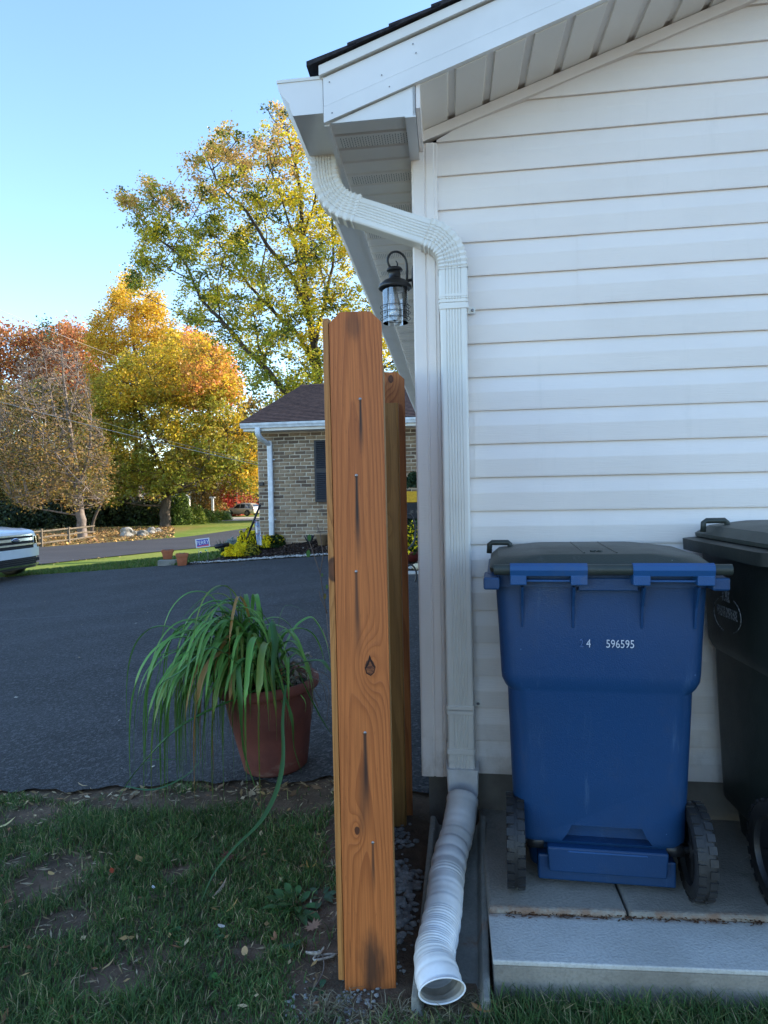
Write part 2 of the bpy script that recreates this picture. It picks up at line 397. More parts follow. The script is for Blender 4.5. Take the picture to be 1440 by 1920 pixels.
# trim channel under the sloped soffit
def strip(u0, u1, z0, z1, v0, v1, slope=SL):
    m_ = MB(); m_.hexa([HW(u0, v0, z0), HW(u1, v0, z0+slope*(u1-u0)), HW(u1, v1, z0+slope*(u1-u0)), HW(u0, v1, z0),
                        HW(u0, v0, z1), HW(u1, v0, z1+slope*(u1-u0)), HW(u1, v1, z1+slope*(u1-u0)), HW(u0, v1, z1)]); return m_
strip(.03, 6, 2.662, 2.700, -.030, .0).build('soffit_channel', M['trim'], house)
strip(6, 12, 2.662+SL*5.97, 2.700+SL*5.97, -.030, .0, -SL).build('soffit_channel', M['trim'], house)
# sloped soffit of the rake: one folded vinyl plank after another, running from the rake board back to the wall
w = .128; u = .030; i = 0
zb = lambda u_: 2.712+SL*(u_-.03)
while u < 5.95:
    m_ = MB(); a = u; b = min(u+w, 5.99)
    prof = [(a, .0), (a+.004, -.010), (b-.028, -.010), (b-.022, .0), (b, .0), (b, .004), (a, .004)]
    m_.loft([[HW(p, -.318, zb(p)+q) for p, q in prof], [HW(p, .0, zb(p)+q) for p, q in prof]], True, True, False)
    m_.build('soffit_panel', M['soffit'], house); u += w; i += 1
strip(6.01, 12.28, zb(6), zb(6)+.01, -.318, 0, -SL).build('soffit_panel', M['soffit'], house)
# gable rake board in two steps, drip edge
def rakeboard(u0, u1, s, z):
    strip(u0, u1, z+.026, z+.062, -.334, -.318, s).build('rake_board', M['alu'], house)
U0 = -.284
b0 = 2.603; 
strip(U0, 6, b0, b0+.052, -.338, -.318).build('rake_board', M['alu'], house)
strip(U0, 6, b0+.054, b0+.148, -.336, -.318).build('rake_board', M['alu'], house)
strip(U0-.012, 6, b0+.150, b0+.182, -.350, -.318).build('drip_edge', M['pipe'], house)
strip(6, 12.3, b0+SL*(6-U0), b0+.18+SL*(6-U0), -.336, -.318, -SL).build('rake_board', M['alu'], house)
# eave return box at the corner
m_ = MB(); m_.add([HW(-.262, -.330, 2.612), HW(.024, -.330, 2.612), HW(.024, -.330, 2.712)], [(0, 1, 2)])
m_ = MB(); m_.prism([HW(-.262, -.326, 2.605), HW(.024, -.326, 2.605), HW(.024, -.326, 2.703)], YH*.01); m_.build('return_panel', M['alu'], house)
m_ = MB(); m_.prism([HW(.016, -.326, 2.605), HW(.024, -.326, 2.605), HW(.024, -.326, 2.712), HW(.016, -.326, 2.712)], YH*.326); m_.build('return_side', M['alu'], house)
m_ = MB(); m_.prism([HW(-.01, -.328, 2.600), HW(.026, -.328, 2.600), HW(.026, -.328, 2.6045), HW(-.01, -.328, 2.6045)], YH*.33); m_.build('return_edge', M['alu'], house)
m_ = MB(); m_.prism([HW(.026, -.322, 2.63), HW(.040, -.322, 2.63), HW(.040, -.322, 2.72), HW(.026, -.322, 2.72)], YH*.32); m_.build('soffit_channel', M['trim'], house)
# flat soffit under the eave, vented planks
def vplank(v0, v1, vent):
    m_ = MB(); prof = [(v0, 0), (v0+.006, -.007), (v1-.012, -.007), (v1-.006, 0), (v1, 0), (v1, .003), (v0, .003)]
    m_.loft([[HW(-.27, p, 2.625+q) for p, q in prof], [HW(.018, p, 2.625+q) for p, q in prof]], True, True, False)
    return m_.build('soffit_panel', M['soffit'], house)
v = -.318; i = 0
w = .1015
while v < 10.75:
    p_ = vplank(v, v+w, i % 3 == 1)
    if i % 3 == 1 and v < 3.2:
        hm = MB()
        for a in range(26):
            for b in range(5):
                uu = -.25+a*.0098; vv = v+.018+b*.014+(a % 2)*.005
                hm.add([HW(uu, vv, 2.6172), HW(uu+.0022, vv, 2.6172), HW(uu+.0022, vv+.009, 2.6172), HW(uu, vv+.009, 2.6172)], [(0, 1, 2, 3)])
        hm.build('vent_hole', M['hole'], p_)['kind'] = 'stuff'
    v += w; i += 1
# fascia behind the gutter and its bottom lip
m_ = MB(); m_.prism([HW(-.285, -.32, 2.60), HW(-.268, -.32, 2.60), HW(-.268, -.32, 2.76), HW(-.285, -.32, 2.76)], YH*10.9); m_.build('fascia', M['alu'], house)
# gutter
G = [(-.287, 2.757), (-.287, 2.640), (-.392, 2.640), (-.398, 2.655), (-.405, 2.682), (-.424, 2.706), (-.440, 2.728), (-.444, 2.748), (-.444, 2.760), (-.434, 2.760), (-.434, 2.75)]
inn = [(-.437, 2.742), (-.420, 2.712), (-.401, 2.686), (-.389, 2.644), (-.291, 2.644), (-.291, 2.757)]
m_ = MB(); prof = G+inn
m_.loft([[HW(a, -.325, b) for a, b in prof], [HW(a, 10.75, b) for a, b in prof]], True, True, False)
gut = m_.build('gutter', M['alu'], house)
m_ = MB(); m_.prism([HW(a, -.329, b) for a, b in G[:9]], YH*.004); m_.build('end_cap', M['alu'], gut)
m_ = MB(); m_.prism([HW(-.446, -.332, 2.752), HW(-.284, -.332, 2.752), HW(-.284, -.332, 2.762), HW(-.446, -.332, 2.762)], YH*.006); m_.build('cap_lip', M['pipe'], gut)
# roof deck with shingle rows
M['shingle'] = simple('charcoal_shingle', (.028, .028, .034), (.05, .048, .052), .95, .1, 40, bump=.004, bscale=200)
for k_ in range(46):
    u = -.335+k_*.139
    if u > 5.95: break
    uu = min(u+.17, 6.02)
    zt = lambda q: 2.797+SL*(q+.31)+.001
    m_ = MB()
    m_.hexa([HW(u, -.362, zt(u)-.010), HW(uu, -.362, zt(uu)-.012), HW(uu, 10.9, zt(uu)-.012), HW(u, 10.9, zt(u)-.010),
             HW(u, -.362, zt(u)+.006), HW(uu, -.362, zt(uu)-.004), HW(uu, 10.9, zt(uu)-.004), HW(u, 10.9, zt(u)+.006)])
    m_.build('shingle_course', M['shingle'], house)
strip(6, 12.4, zt(6)-.012, zt(6)+.004, -.362, 10.9, -SL).build('roof', M['shingle'], house)
m_ = MB(); m_.prism([HW(-.3, 10.75, 2.60), HW(12.3, 10.75, 2.60), HW(6, 10.75, 4.72)], YH*.02); m_.build('rake_board', M['alu'], house)
# nail heads on the rake board
for (u, z) in [(-.262, 2.735), (-.255, 2.633), (.02, 2.83), (.03, 2.80), (-.06, 2.70), (-.085, 2.74), (.45, 2.96)]:
    m_ = MB(); m_.lathe([(0, .001), (.002, .001), (.0025, 0)], 8, frame(HW(u, -.3385, z), XH, (0, 0, 1)), caps=False); m_.build('nail', M['steel'], house)

# ------------------------------------------------------------ downspout (on the house)
def W2(px, py, off):
    n = Vector((-math.sin(TH), -math.cos(TH), 0)); o = O-YH*off; d = ray(px, py); c = Vector((0, 0, CH))
    p = c+d*(((o-c).dot(n))/d.dot(n)); q = p-o; return q.dot(XH), p.z
def rsec(cu, cz, nu, nz, vc, w=.102, d=.078, grooves=True, gd=.0032, scale=1.0):
    # cross-section around a centre (cu,cz); in-plane normal (nu,nz); front at v = vc-d/2
    hw = w/2*scale; hd = d/2*scale; P = []
    r = .008
    P += [(-hw, hd-r), (-hw, -hd+r), (-hw+r*.3, -hd+r*.3), (-hw+r, -hd)]
    if grooves:
        for i_ in range(6):
            c_ = -hw+w*scale*(.24+.104*i_)
            P += [(c_-.0026, -hd), (c_-.0008, -hd+gd), (c_+.0008, -hd+gd), (c_+.0026, -hd)]
    else:
        for i_ in range(6):
            c_ = -hw+w*scale*(.24+.104*i_)
            P += [(c_-.0026, -hd), (c_-.0008, -hd), (c_+.0008, -hd), (c_+.0026, -hd)]
    P += [(hw-r, -hd), (hw-r*.3, -hd+r*.3), (hw, -hd+r), (hw, hd-r), (hw-r, hd), (-hw+r, hd)]
    return [HW(cu+nu*a, vc+b, cz+nz*a) for a, b in P]
DC = (.143, -.062)      # centre u of the straight pipe, centre v
a_top = (W2(606, 290, .04)); elb1 = [(606, 290), (607, 310), (611, 338), (624, 366), (646, 384), (672, 392)]
off_ = [(662, 389), (806, 435)]
elb2 = [(800, 433), (822, 443), (840, 462), (848, 484), (849, 503)]
def path_uz(pts, o0, o1):
    L = []
    for i_, p in enumerate(pts): L.append(W2(p[0], p[1], o0+(o1-o0)*i_/(len(pts)-1)))
    return L
def smoothpath(L, n):
    L = [Vector((a, b, 0)) for a, b in L]; out = []
    for i_ in range(len(L)-1):
        p0 = L[max(i_-1, 0)]; p1 = L[i_]; p2 = L[i_+1]; p3 = L[min(i_+2, len(L)-1)]
        for j in range(n):
            t = j/n; out.append(.5*((2*p1)+(p2-p0)*t+(2*p0-5*p1+4*p2-p3)*t*t+(3*p1-p0-3*p2+p3)*t**3))
    out.append(L[-1]); return out
def pipe_sections(P, v0, v1, wob=0, scale=1.0, flip=1):
    secs = []
    for i_, p in enumerate(P):
        t = (P[min(i_+1, len(P)-1)]-P[max(i_-1, 0)]).normalized()
        nu, nz = (-t.y, t.x)
        sc = scale*(1+(wob*.5*(1+math.cos(i_*math.pi)) if wob else 0))
        secs.append(rsec(p.x, p.y, nu, nz, v0+(v1-v0)*i_/(len(P)-1), scale=sc))
    return secs
va, vb = -.005, -.062
def mkpipe(P, v0, v1, name, wob=0, scale=1.0, par=None):
    m_ = MB(); m_.loft(pipe_sections(P, v0, v1, wob, scale), True, True, False); o = m_.build(name, M['pipe'], par or house); return o
main = smoothpath([(DC[0], 2.19), (DC[0], 1.2), (DC[0]+.004, .36)], 2)
ds = mkpipe(main, vb, vb, 'downspout', scale=.97)
P1 = smoothpath(path_uz(elb1, .044, .05), 5); mkpipe(P1, va, -.02, 'elbow', wob=.085, par=ds)
P2 = smoothpath(path_uz(off_, .06, .10), 3); mkpipe(P2, -.02, -.058, 'offset_pipe', scale=.96, par=ds)
Q = path_uz(elb2, .10, .10); Q[-1] = (DC[0], Q[-1][1]); Q[-2] = (DC[0]-.003, Q[-2][1])
P3 = smoothpath(Q, 5); mkpipe(P3, -.058, vb, 'elbow', wob=.085, par=ds)
mkpipe(smoothpath([Q[-1], (DC[0], 2.06)], 2), vb, vb, 'elbow_sleeve', scale=1.03, par=ds)
for zz in (2.075, 2.055, 2.04):
    m_ = MB(); m_.loft([rsec(DC[0], zz, -1, 0, vb, grooves=False, scale=s_) for s_ in (1.02, 1.05)]+[rsec(DC[0], zz-.008, -1, 0, vb, grooves=False, scale=1.05), rsec(DC[0], zz-.009, -1, 0, vb, grooves=False, scale=1.02)], True, True, False)
    m_.build('bead', M['pipe'], ds)
for zz, par in ((2.032, ds), (.548, ds), (.535, ds), (.385, ds)):
    m_ = MB(); m_.loft([rsec(DC[0]+.002, zz+dz, -1, 0, vb, grooves=False, scale=s_) for dz, s_ in ((.012, 1.0), (.010, 1.045), (-.008, 1.045), (-.010, 1.0))], True, True, False)
    m_.build('strap', M['pipe'], ds)
for zz in (2.032, .545):
    m_ = MB(); T = frame(HW(.19, -.018, zz), XH, (0, 0, 1)); m_.box((0, -.012, 0), (.035, .012, .003), T); o = m_.build('strap_tab', M['pipe'], ds); bevel(o, .002)
    m_ = MB(); m_.lathe([(0, .004), (.004, .004), (.006, .001), (.006, 0)], 10, frame(HW(.214, -.022, zz), XH, (0, 0, 1))); m_.build('screw', M['steel'], ds)
m_ = MB(); m_.loft([rsec(DC[0]+.004, zz, -1, 0, vb, grooves=True, gd=.004, scale=s_) for zz, s_ in ((.36, .97), (.352, 1.0), (.34, .965), (.33, .99), (.318, .955), (.30, .97), (.27, .96))], True, True, False)
m_.build('crimped_end', M['pipe'], ds)

# far downspout and gutter corner seen beyond the fence
m_ = MB(); T = frame(HW(0, 0, 0), XH, YH, (0, 0, 1))
pth = [Vector(HW(-.35, 9.0, 2.63)), Vector(HW(-.35, 9.0, 2.5)), Vector(HW(-.28, 9.0, 2.40)), Vector(HW(-.08, 9.0, 2.28)), Vector(HW(-.05, 9.0, 2.1)), Vector(HW(-.05, 9.0, .2))]
m_.tube(pth, .05, 6, False); m_.build('downspout', M['pipe'], house)

# ------------------------------------------------------------ flexible drain hose and its adapter
hose = thing('drain_hose', 'white corrugated drain hose curving down from the downspout to an open end by the grass', 'drain hose')
ctr = [(868, 1520, 2.475), (858, 1560, 2.37), (845, 1603, 2.27), (837, 1650, 2.15), (832, 1700, 2.04), (824, 1748, 1.945), (815, 1790, 1.862), (818, 1822, 1.808), (829, 1858, 1.738)]
C3 = [at(*c) for c in ctr]
C3[0].z = .235
def catmull(L, n):
    out = []
    for i_ in range(len(L)-1):
        p0 = L[max(i_-1, 0)]; p1 = L[i_]; p2 = L[i_+1]; p3 = L[min(i_+2, len(L)-1)]
        for j in range(n):
            t = j/n; out.append(.5*((2*p1)+(p2-p0)*t+(2*p0-5*p1+4*p2-p3)*t*t+(3*p1-p0-3*p2+p3)*t**3))
    out.append(L[-1].copy()); return out
PP = catmull(C3, 36); N = len(PP); rads = []
for i_ in range(N):
    s_ = i_/(N-1); 
    fine = 1 if .56 < s_ < .78 or .36 < s_ < .40 else 0
    per = 4 if fine else 17
    ph = (i_ % per)/per
    dip = .0019*(math.exp(-((ph-.5)/.16)**2)) if not fine else .0022*(.5+.5*math.cos(2*math.pi*ph))
    r = .0570-.000*s_+.003*max(0, (s_-.80)/.2) - dip + .0012*math.sin(i_*.31)
    if s_ > .85: r += .0035*math.exp(-((s_-.9)/.02)**2)
    rads.append(r)
def hring(i, rr_, k=32):
    t = (PP[min(i+1, N-1)]-PP[max(i-1, 0)]).normalized(); a = t.cross(Vector((0, 0, 1))).normalized(); b = a.cross(t)
    q = max(0, (i/(N-1)-.86)/.14); sb = 1-.42*q*q*(3-2*q); sa = 1+.02*q*q
    return [PP[i]+a*math.cos(2*math.pi*j/k)*rr_*sa+b*math.sin(2*math.pi*j/k)*rr_*sb for j in range(k)]
m_ = MB(); m_.loft([hring(i, rads[i]) for i in range(N)], True, False, True); hb = m_.build('corrugated_tube', M['hose'], hose, fixn=False)
m_ = MB(); m_.loft([hring(i, rads[i]-.003) for i in range(N-40, N)], True, False, True); m_.build('tube_inside', M['hosein'], hose, fixn=False)
# rim ring at the open end
t = (PP[-1]-PP[-3]).normalized(); a = t.cross(Vector((0, 0, 1))).normalized(); b = a.cross(t)
m_ = MB(); m_.tube(hring(N-1, rads[-1]-.0012, 36), .0024, 6, loop=True); m_.build('rim', M['hose'], hose)
# square adapter
m_ = MB()
def rq(cu, z, w, d, vc, r=.006): return [HW(cu+a_, vc+b_, z) for a_, b_ in ((-w/2, d/2), (-w/2, -d/2+r), (-w/2+r, -d/2), (w/2-r, -d/2), (w/2, -d/2+r), (w/2, d/2))]
m_.loft([rq(.150, .322, .112, .088, -.066), rq(.150, .317, .118, .094, -.066), rq(.150, .305, .118, .094, -.066), rq(.150, .235, .112, .090, -.072), rq(.147, .20, .100, .085, -.08)], True, True, False)
bevel(m_.build('square_adapter', M['hose'], hose), .004)
m_ = MB(); m_.loft([rq(.150, .3235, .121, .098, -.066), rq(.150, .3155, .121, .098, -.066)], True, True, False); m_.build('adapter_lip', M['hose'], hose)

# ------------------------------------------------------------ wall lantern
LY = 3.10
lc = at(741, 560, LY); lan = thing('wall_lantern', 'small black wall lantern with clear glass and wire rings hanging beside the house corner', 'wall lantern')
cx_, cy_ = lc.x, lc.y
K = LY/FPX
def lz(py): return at(741, py, LY).z
T0 = Matrix.Translation((cx_, cy_, 0))
m_ = MB()
m_.lathe([(0, lz(501)), (.030, lz(502.5)), (.036, lz(506)), (.036, lz(508)), (.030, lz(509)), (.026, lz(509.5)), (.026, lz(522)), (.034, lz(524)), (.05, lz(527)), (.070, lz(535)), (.074, lz(538)), (.074, lz(541)), (.068, lz(543)), (.04, lz(536)), (0, lz(536))], 32, T0, caps=False)
m_.build('cap', M['black'], lan)
m_ = MB(); m_.lathe([(.0, lz(537)), (.036, lz(537)), (.036, lz(546)), (.0, lz(547))], 20, T0, caps=False); m_.build('socket', M['black'], lan)
m_ = MB(); m_.lathe([(.056, lz(538)), (.056, lz(606))], 40, T0, caps=False); m_.build('glass_cylinder', M['glass'], lan)
m_ = MB(); m_.lathe([(.010, lz(545)), (.014, lz(555)), (.024, lz(570)), (.030, lz(585)), (.026, lz(596)), (.012, lz(602)), (0, lz(603))], 24, T0, caps=False); bulb = m_.build('bulb', M['glass'], lan)
m_ = MB(); m_.tube([(cx_+.006*math.cos(j*1.9), cy_+.006*math.sin(j*1.9), lz(560+j*2.2)) for j in range(13)], .0016, 5); m_.build('filament', M['filament'], bulb)
for py in (576, 587, 598):
    rr = .067
    m_ = MB(); m_.tube([(cx_+rr*math.cos(2*math.pi*j/40), cy_+rr*math.sin(2*math.pi*j/40), lz(py)) for j in range(40)], .0016, 6, loop=True); m_.build('cage_ring', M['black'], lan)
for j in range(4):
    q = math.pi/4+j*math.pi/2+.2
    m_ = MB(); m_.tube([(cx_+.060*math.cos(q), cy_+.060*math.sin(q), lz(540)), (cx_+.060*math.cos(q), cy_+.060*math.sin(q), lz(570)), (cx_+.067*math.cos(q), cy_+.067*math.sin(q), lz(576)), (cx_+.067*math.cos(q), cy_+.067*math.sin(q), lz(598))], .0018, 6); m_.build('cage_bar', M['black'], lan)
sc = [(763, 524), (763, 500), (760, 485), (753, 476), (744, 472), (734, 474), (728, 482), (727, 491), (731, 500), (738, 503.5), (744, 501), (745, 494), (742, 489)]
P = catmull([at(a_, b_, LY) for a_, b_ in sc], 5)
m_ = MB(); m_.tube(P, [.0052-.0034*max(0, (i_/len(P)-.75)/.25) for i_ in range(len(P))], 8); m_.build('scroll_arm', M['black'], lan)
m_ = MB(); m_.tube([at(752, 533, LY), at(762, 527, LY), at(776, 524, LY)], .007, 8); m_.build('lower_arm', M['black'], lan)
pc = at(778, 521, LY); m_ = MB(); m_.lathe([(0, -.014), (.018, -.014), (.028, -.008), (.030, .02)], 20, frame((pc.x+.0, pc.y, pc.z), YH, (0, 0, 1), XH) @ Matrix.Diagonal((1.3, 2.0, 1, 1))); m_.build('backplate', M['black'], lan)

# ------------------------------------------------------------ cedar fence end
fence = thing('picket_fence', 'short orange stained wooden privacy fence end with dog-eared boards beside the house corner', 'wooden fence')
def woodmat(name, base, late, kx, kz, x0, knots=(), nails=(), blots=(), side=False, W=.14, deep=.5):
    # object coordinates: x across the board, z up
    m = Mat(name, .55, .35); x, y, z = m.xyz()
    if side: x = x+y
    wob = m.noise(3.2, (1.5, 1.5, .35), 3)-.5
    dx = (x-x0)+wob*.018
    f = (dx*dx)*kx + z*kz + (m.noise(2.0, (3, 3, .5), 4)-.5)*3.0
    for (kx_, kz_, r, amp) in knots:
        d = ((x-kx_)*(x-kx_) + (z-kz_)*(z-kz_)*.16)*(-1/(r*r*4))
        f = f + d.exp()*amp
    ring = f.fract(); line = ring.step(.35, .93)*ring.step(1.0, .95)
    fib = m.noise(90, (3, 3, .06), 3)
    bl = m.noise(1.5, (2, 2, .5), 5)
    c = m.mix(line*m.noise(2.3, (2, 2, .7), 4).step(.25, .7, .25, .85), base, late)
    c = m.mix(fib.step(.35, .7)*.35, c, tuple(q*deep for q in late))
    c = m.mix(bl.step(.4, .7)*.35, c, tuple(q*.62 for q in base))
    msk = None
    for (kx_, kz_, r, amp) in knots:
        e = ((x-kx_)*(x-kx_)*1.3 + (z-kz_)*(z-kz_)*.55).pw(.5)
        e = e+(m.noise(60)-.5)*.006
        c = m.mix(e.step(r*.95, r*.75)*.9, c, (.055, .018, .010))
        if r > .012: c = m.mix(e.step(r*.62, r*.3)*.55, c, (.16, .055, .022))
    for (nx, nz, L, w, a) in nails:      # rust-black iron streaks weeping down from nail heads
        u = (z*-1+nz)
        wid = u.step(0, L, w*.75, w*1.7)
        lat = ((x-nx)+ (m.noise(6, (1, 1, .6), 2)-.5)*.006).abs()/wid
        mk = lat.step(1.7, .1)*u.step(-.004, .004)*u.step(L*.35, L, 1, 0)
        c = m.mix(mk*a, c, (.022, .016, .014))
    for (bx, bz, rx, rz, a) in blots:
        e = ((x-bx)*(x-bx)*(1/rx**2)+(z-bz)*(z-bz)*(1/rz**2)).pw(.5)+(m.noise(9, (4, 4, .8), 5)-.5)*1.2
        c = m.mix(e.step(1.1, .25)*a, c, (.035, .022, .016))
    chk = m.noise(7, (14, 14, .35), 4, .6); c = m.mix(chk.step(.70, .76)*.7, c, (.05, .022, .012)); c = m.mix(m.noise(160, (1, 1, .25), 2).step(.62, .75)*.3, c, tuple(q*.45 for q in late))
    m.color(c); m.bump(line*.35+fib*.6-chk.step(.68, .76)*1.5, .0014)
    return m.m
FB = at(647, 1858, 1.85); FT = at(616.5, 602, 1.85)
PW = .1405
def board(name, w, t, h, mat, T, ear=.028, par=fence):
    m_ = MB()
    prof = [(0, 0), (w, 0), (w, h-ear), (w-ear, h), (ear, h), (0, h-ear)]
    nseg = 1
    m_.prism([(a, 0, b) for a, b in prof], (0, t, 0))
    o = m_.build(name, mat, par); o.matrix_local = T; bevel(o, .0022, 2); return o
ex = (at(747.5, 1860, 1.85-.006)-FB); ex.z = 0; ex.normalize(); 
ez = (FT-FB).normalized(); ey = ez.cross(ex).normalized(); ex = ey.cross(ez)
TF = frame(FB, ex, ey, ez)
HB = 1.853
def bz(py): return (at(680, py, 1.85).z-FB.z)
def bx(px, py):
    xl = 616.5+(647-616.5)*(py-602)/(1858-602); return (px-xl)*1.85/FPX
nl = [(675, 747, .17, .0036, .75), (668, 890, .26, .0042, .85), (668, 1070, .26, .0048, .6), (685, 1372, .30, .006, .7), (700, 1578, .16, .0035, .6)]
nails = [(bx(a, b), bz(b)-.002, L, w*1.15, min(1, s_*1.3)) for a, b, L, w, s_ in nl]
front_mat = woodmat('orange_stained_pine_board', (.53, .160, .042), (.31, .080, .020), 900, 2.6, .062,
    knots=[(bx(694, 1250), bz(1250), .017, 5.0), (bx(670, 1557), bz(1557), .0095, 3.0)], nails=nails,
    blots=[(bx(700, 1810), bz(1810), .045, .11, .85), (bx(662, 612), bz(612), .03, .05, .45), (bx(680, 1500), bz(1500), .012, .13, .4)])
fb = board('picket', PW, .018, HB, front_mat, TF, .030)
fb['label'] = 'orange stained dog-eared board facing the viewer, streaked below its nails'
# open split at the large knot
kx0, kz0 = bx(694, 1250), bz(1250)
m_ = MB()
ring_ = [(0, .036), (.008, .014), (.017, 0), (.013, -.018), (.002, -.027), (-.011, -.020), (-.015, -.002), (-.006, .014)]
m_.prism([(kx0+a*.92, -.0006, kz0+b*.92) for a, b in ring_], (0, .004, 0)); kn = m_.build('knot_rim', simple('black_knot_bark', (.016, .009, .007), (.05, .02, .012), .9), fence); kn.matrix_local = TF
m_ = MB(); m_.prism([(kx0+a*.72+.0005, -.0012, kz0-.004+b*.62) for a, b in ring_], (0, .004, 0)); o = m_.build('knot', simple('knot_heart', (.25, .085, .03), (.07, .02, .012), .6, .3, 60, (1, 1, 3)), fence); o.matrix_local = TF
nailm = MB(); nailm.lathe([(0, .0012), (.0034, .0012), (.0042, .0002), (.0042, -.002)], 12)
nme = nailm.mesh('nail'); nme.materials.append(M['steel'])
for nx, nz, *_ in nails:
    o = bpy.data.objects.new('nail', nme); COL.objects.link(o); o.parent = fence; o.matrix_local = TF @ frame((nx, -.0002, nz), (1, 0, 0), (0, 0, 1))
# the side run of pickets seen edge-on at the left
side_mat = woodmat('amber_stained_pine_edge', (.50, .21, .06), (.26, .09, .02), 120, .6, -.3, knots=[(.0, bz(1100)+.02, .03, 3)], side=True)
side2 = woodmat('amber_stained_pine', (.46, .19, .06), (.26, .09, .02), 800, 2, .07, side=False)
s0 = FB-ex*.0022+ez*.028-ey*.002
for i in range(7):
    T = frame(s0+YH*(.004+i*.147), YH, -XH+Vector((0, 0, 0)), ez)
    o = board('picket', .140, .0165, HB-.04-.002*(i % 3), side_mat if i == 0 else side2, frame(s0+YH*(.004+i*.147)+ex*.0005, YH, -ex, ez), .012 if i == 0 else .028)
# posts with rounded corners, rails, the rear board
def post(T, s_, h, mat):
    m_ = MB(); r = .012; P = []
    for cx2, cy2, q in ((s_-r, r, -90), (s_-r, s_-r, 0), (r, s_-r, 90), (r, r, 180)):
        for k_ in range(4):
            a_ = math.radians(q+k_*30); P.append((cx2+r*math.cos(a_), cy2+r*math.sin(a_)))
    m_.loft([[(a, b, 0) for a, b in P], [(a, b, h) for a, b in P]], True, True, True)
    o = m_.build('post', mat, fence, auto=50); o.matrix_local = T; return o
post_mat = woodmat('greenish_treated_post', (.34, .165, .045), (.22, .10, .025), 300, 1.2, .02, knots=[(.028, 1.255, .014, 2.5)])
BT = at(766, 716, 2.86); 
ptop = at(717, 690, 1.93).z
post(frame(FB+ex*(PW-.089+.001)+ey*.0195, ex, ey, ez), .089, ptop-FB.z, post_mat).name = 'post'
b2o = at(767.5, 1540, 2.80); b2r = Vector((at(766.5, 1100, 2.80).x, 2.80, -.03))
T2 = frame(b2r-ex*.1405+ey*.0, ex, ey, (0, 0, 1))
back_mat = woodmat('dark_orange_stained_board', (.46, .155, .04), (.24, .06, .015), 700, 2.2, .11, knots=[(.085, 1.845, .014, 3), (.040, 1.83, .012, 3)])
bh = at(740, 697, 2.80).z+.03
bb = board('picket', PW, .018, bh, back_mat, T2 @ Matrix.Translation((0, .001, 0)), .03); bb['label'] = 'rear dog-eared board with two oval knots, behind the greenish post'
pz = at(740, 755, 2.71).z+.03
post(T2 @ Matrix.Translation((.026, -.0895, 0)), .089, pz, post_mat)
for zz in (.30, .95, 1.55):
    m_ = MB(); a_ = s0+ex*.003+ey*.115+Vector((0, 0, zz))
    m_.prism([a_, a_+ex*.036, a_+ex*.036+Vector((0, 0, .086)), a_+Vector((0, 0, .086))], YH*.80); m_.build('rail', post_mat, fence)

# ------------------------------------------------------------ slab, splash block
zs = .12
a0 = at(921, 1802, 1.78); 
SA = Vector((.268, 1.795, 0)); SX = Vector((math.cos(math.radians(5)), -math.sin(math.radians(5)), 0)); SY = YH
def slabpiece(u0, u1, v0, v1, z0, z1, mat, name='slab', par=None, nb=None):
    m_ = MB(); P = lambda u, v, z: SA+SX*u+SY*v+Vector((0, 0, z))
    m_.hexa([P(u0, v0, z0), P(u1, v0, z0), P(u1, v1, z0), P(u0, v1, z0), P(u0, v0, z1), P(u1, v0, z1), P(u1, v1, z1), P(u0, v1, z1)])
    o = m_.build(name, mat, par); bevel(o, nb or .006, 3); return o
patio = bpy.data.objects.new('patio', None); COL.objects.link(patio); tag(patio, kind='structure')
tag(patio, 'concrete pad under the wheeled bins with a paler strip at its front edge')
slabpiece(0, 6, 0, .205, .094, .108, M['slab_new'], 'front_slab', patio, .004); slabpiece(.002, 6, .003, .205, -.2, .0935, M['slab_old_and_shade'], 'shaded_slab_base', patio)  # body under the thin top darkened: front-face shade put into its colour
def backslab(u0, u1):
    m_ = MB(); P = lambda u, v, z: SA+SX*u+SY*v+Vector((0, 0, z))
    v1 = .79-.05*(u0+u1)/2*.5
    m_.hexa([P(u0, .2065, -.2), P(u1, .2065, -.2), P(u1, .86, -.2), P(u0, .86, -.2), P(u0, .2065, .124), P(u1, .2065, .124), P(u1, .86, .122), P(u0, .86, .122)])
    o = m_.build('rear_slab', M['slab_old_and_shade'], patio); bevel(o, .012, 3)
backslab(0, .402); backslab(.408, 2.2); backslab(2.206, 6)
m_ = MB(); rr = random.Random(3)   # brown debris caught in the step joint
for i in range(420):
    u = rr.random()**1.0*.95+.05; v = .203+rr.gauss(0, .008); P = SA+SX*u+SY*v+Vector((0, 0, .109+rr.random()*.006))
    a_ = rr.random()*6.28; L = rr.uniform(.002, .010); d = Vector((math.cos(a_), math.sin(a_)*.6, rr.uniform(-.1, .2)))*L; s_ = Vector((-math.sin(a_), math.cos(a_), 0))*rr.uniform(.0008, .0025)
    m_.add([P-d-s_, P+d-s_, P+d+s_, P-d+s_], [(0, 1, 2, 3)])
o = m_.build('joint_debris', simple('brown_debris', (.16, .07, .035), (.07, .04, .025), .9, .1, 90), patio); o['kind'] = 'stuff'
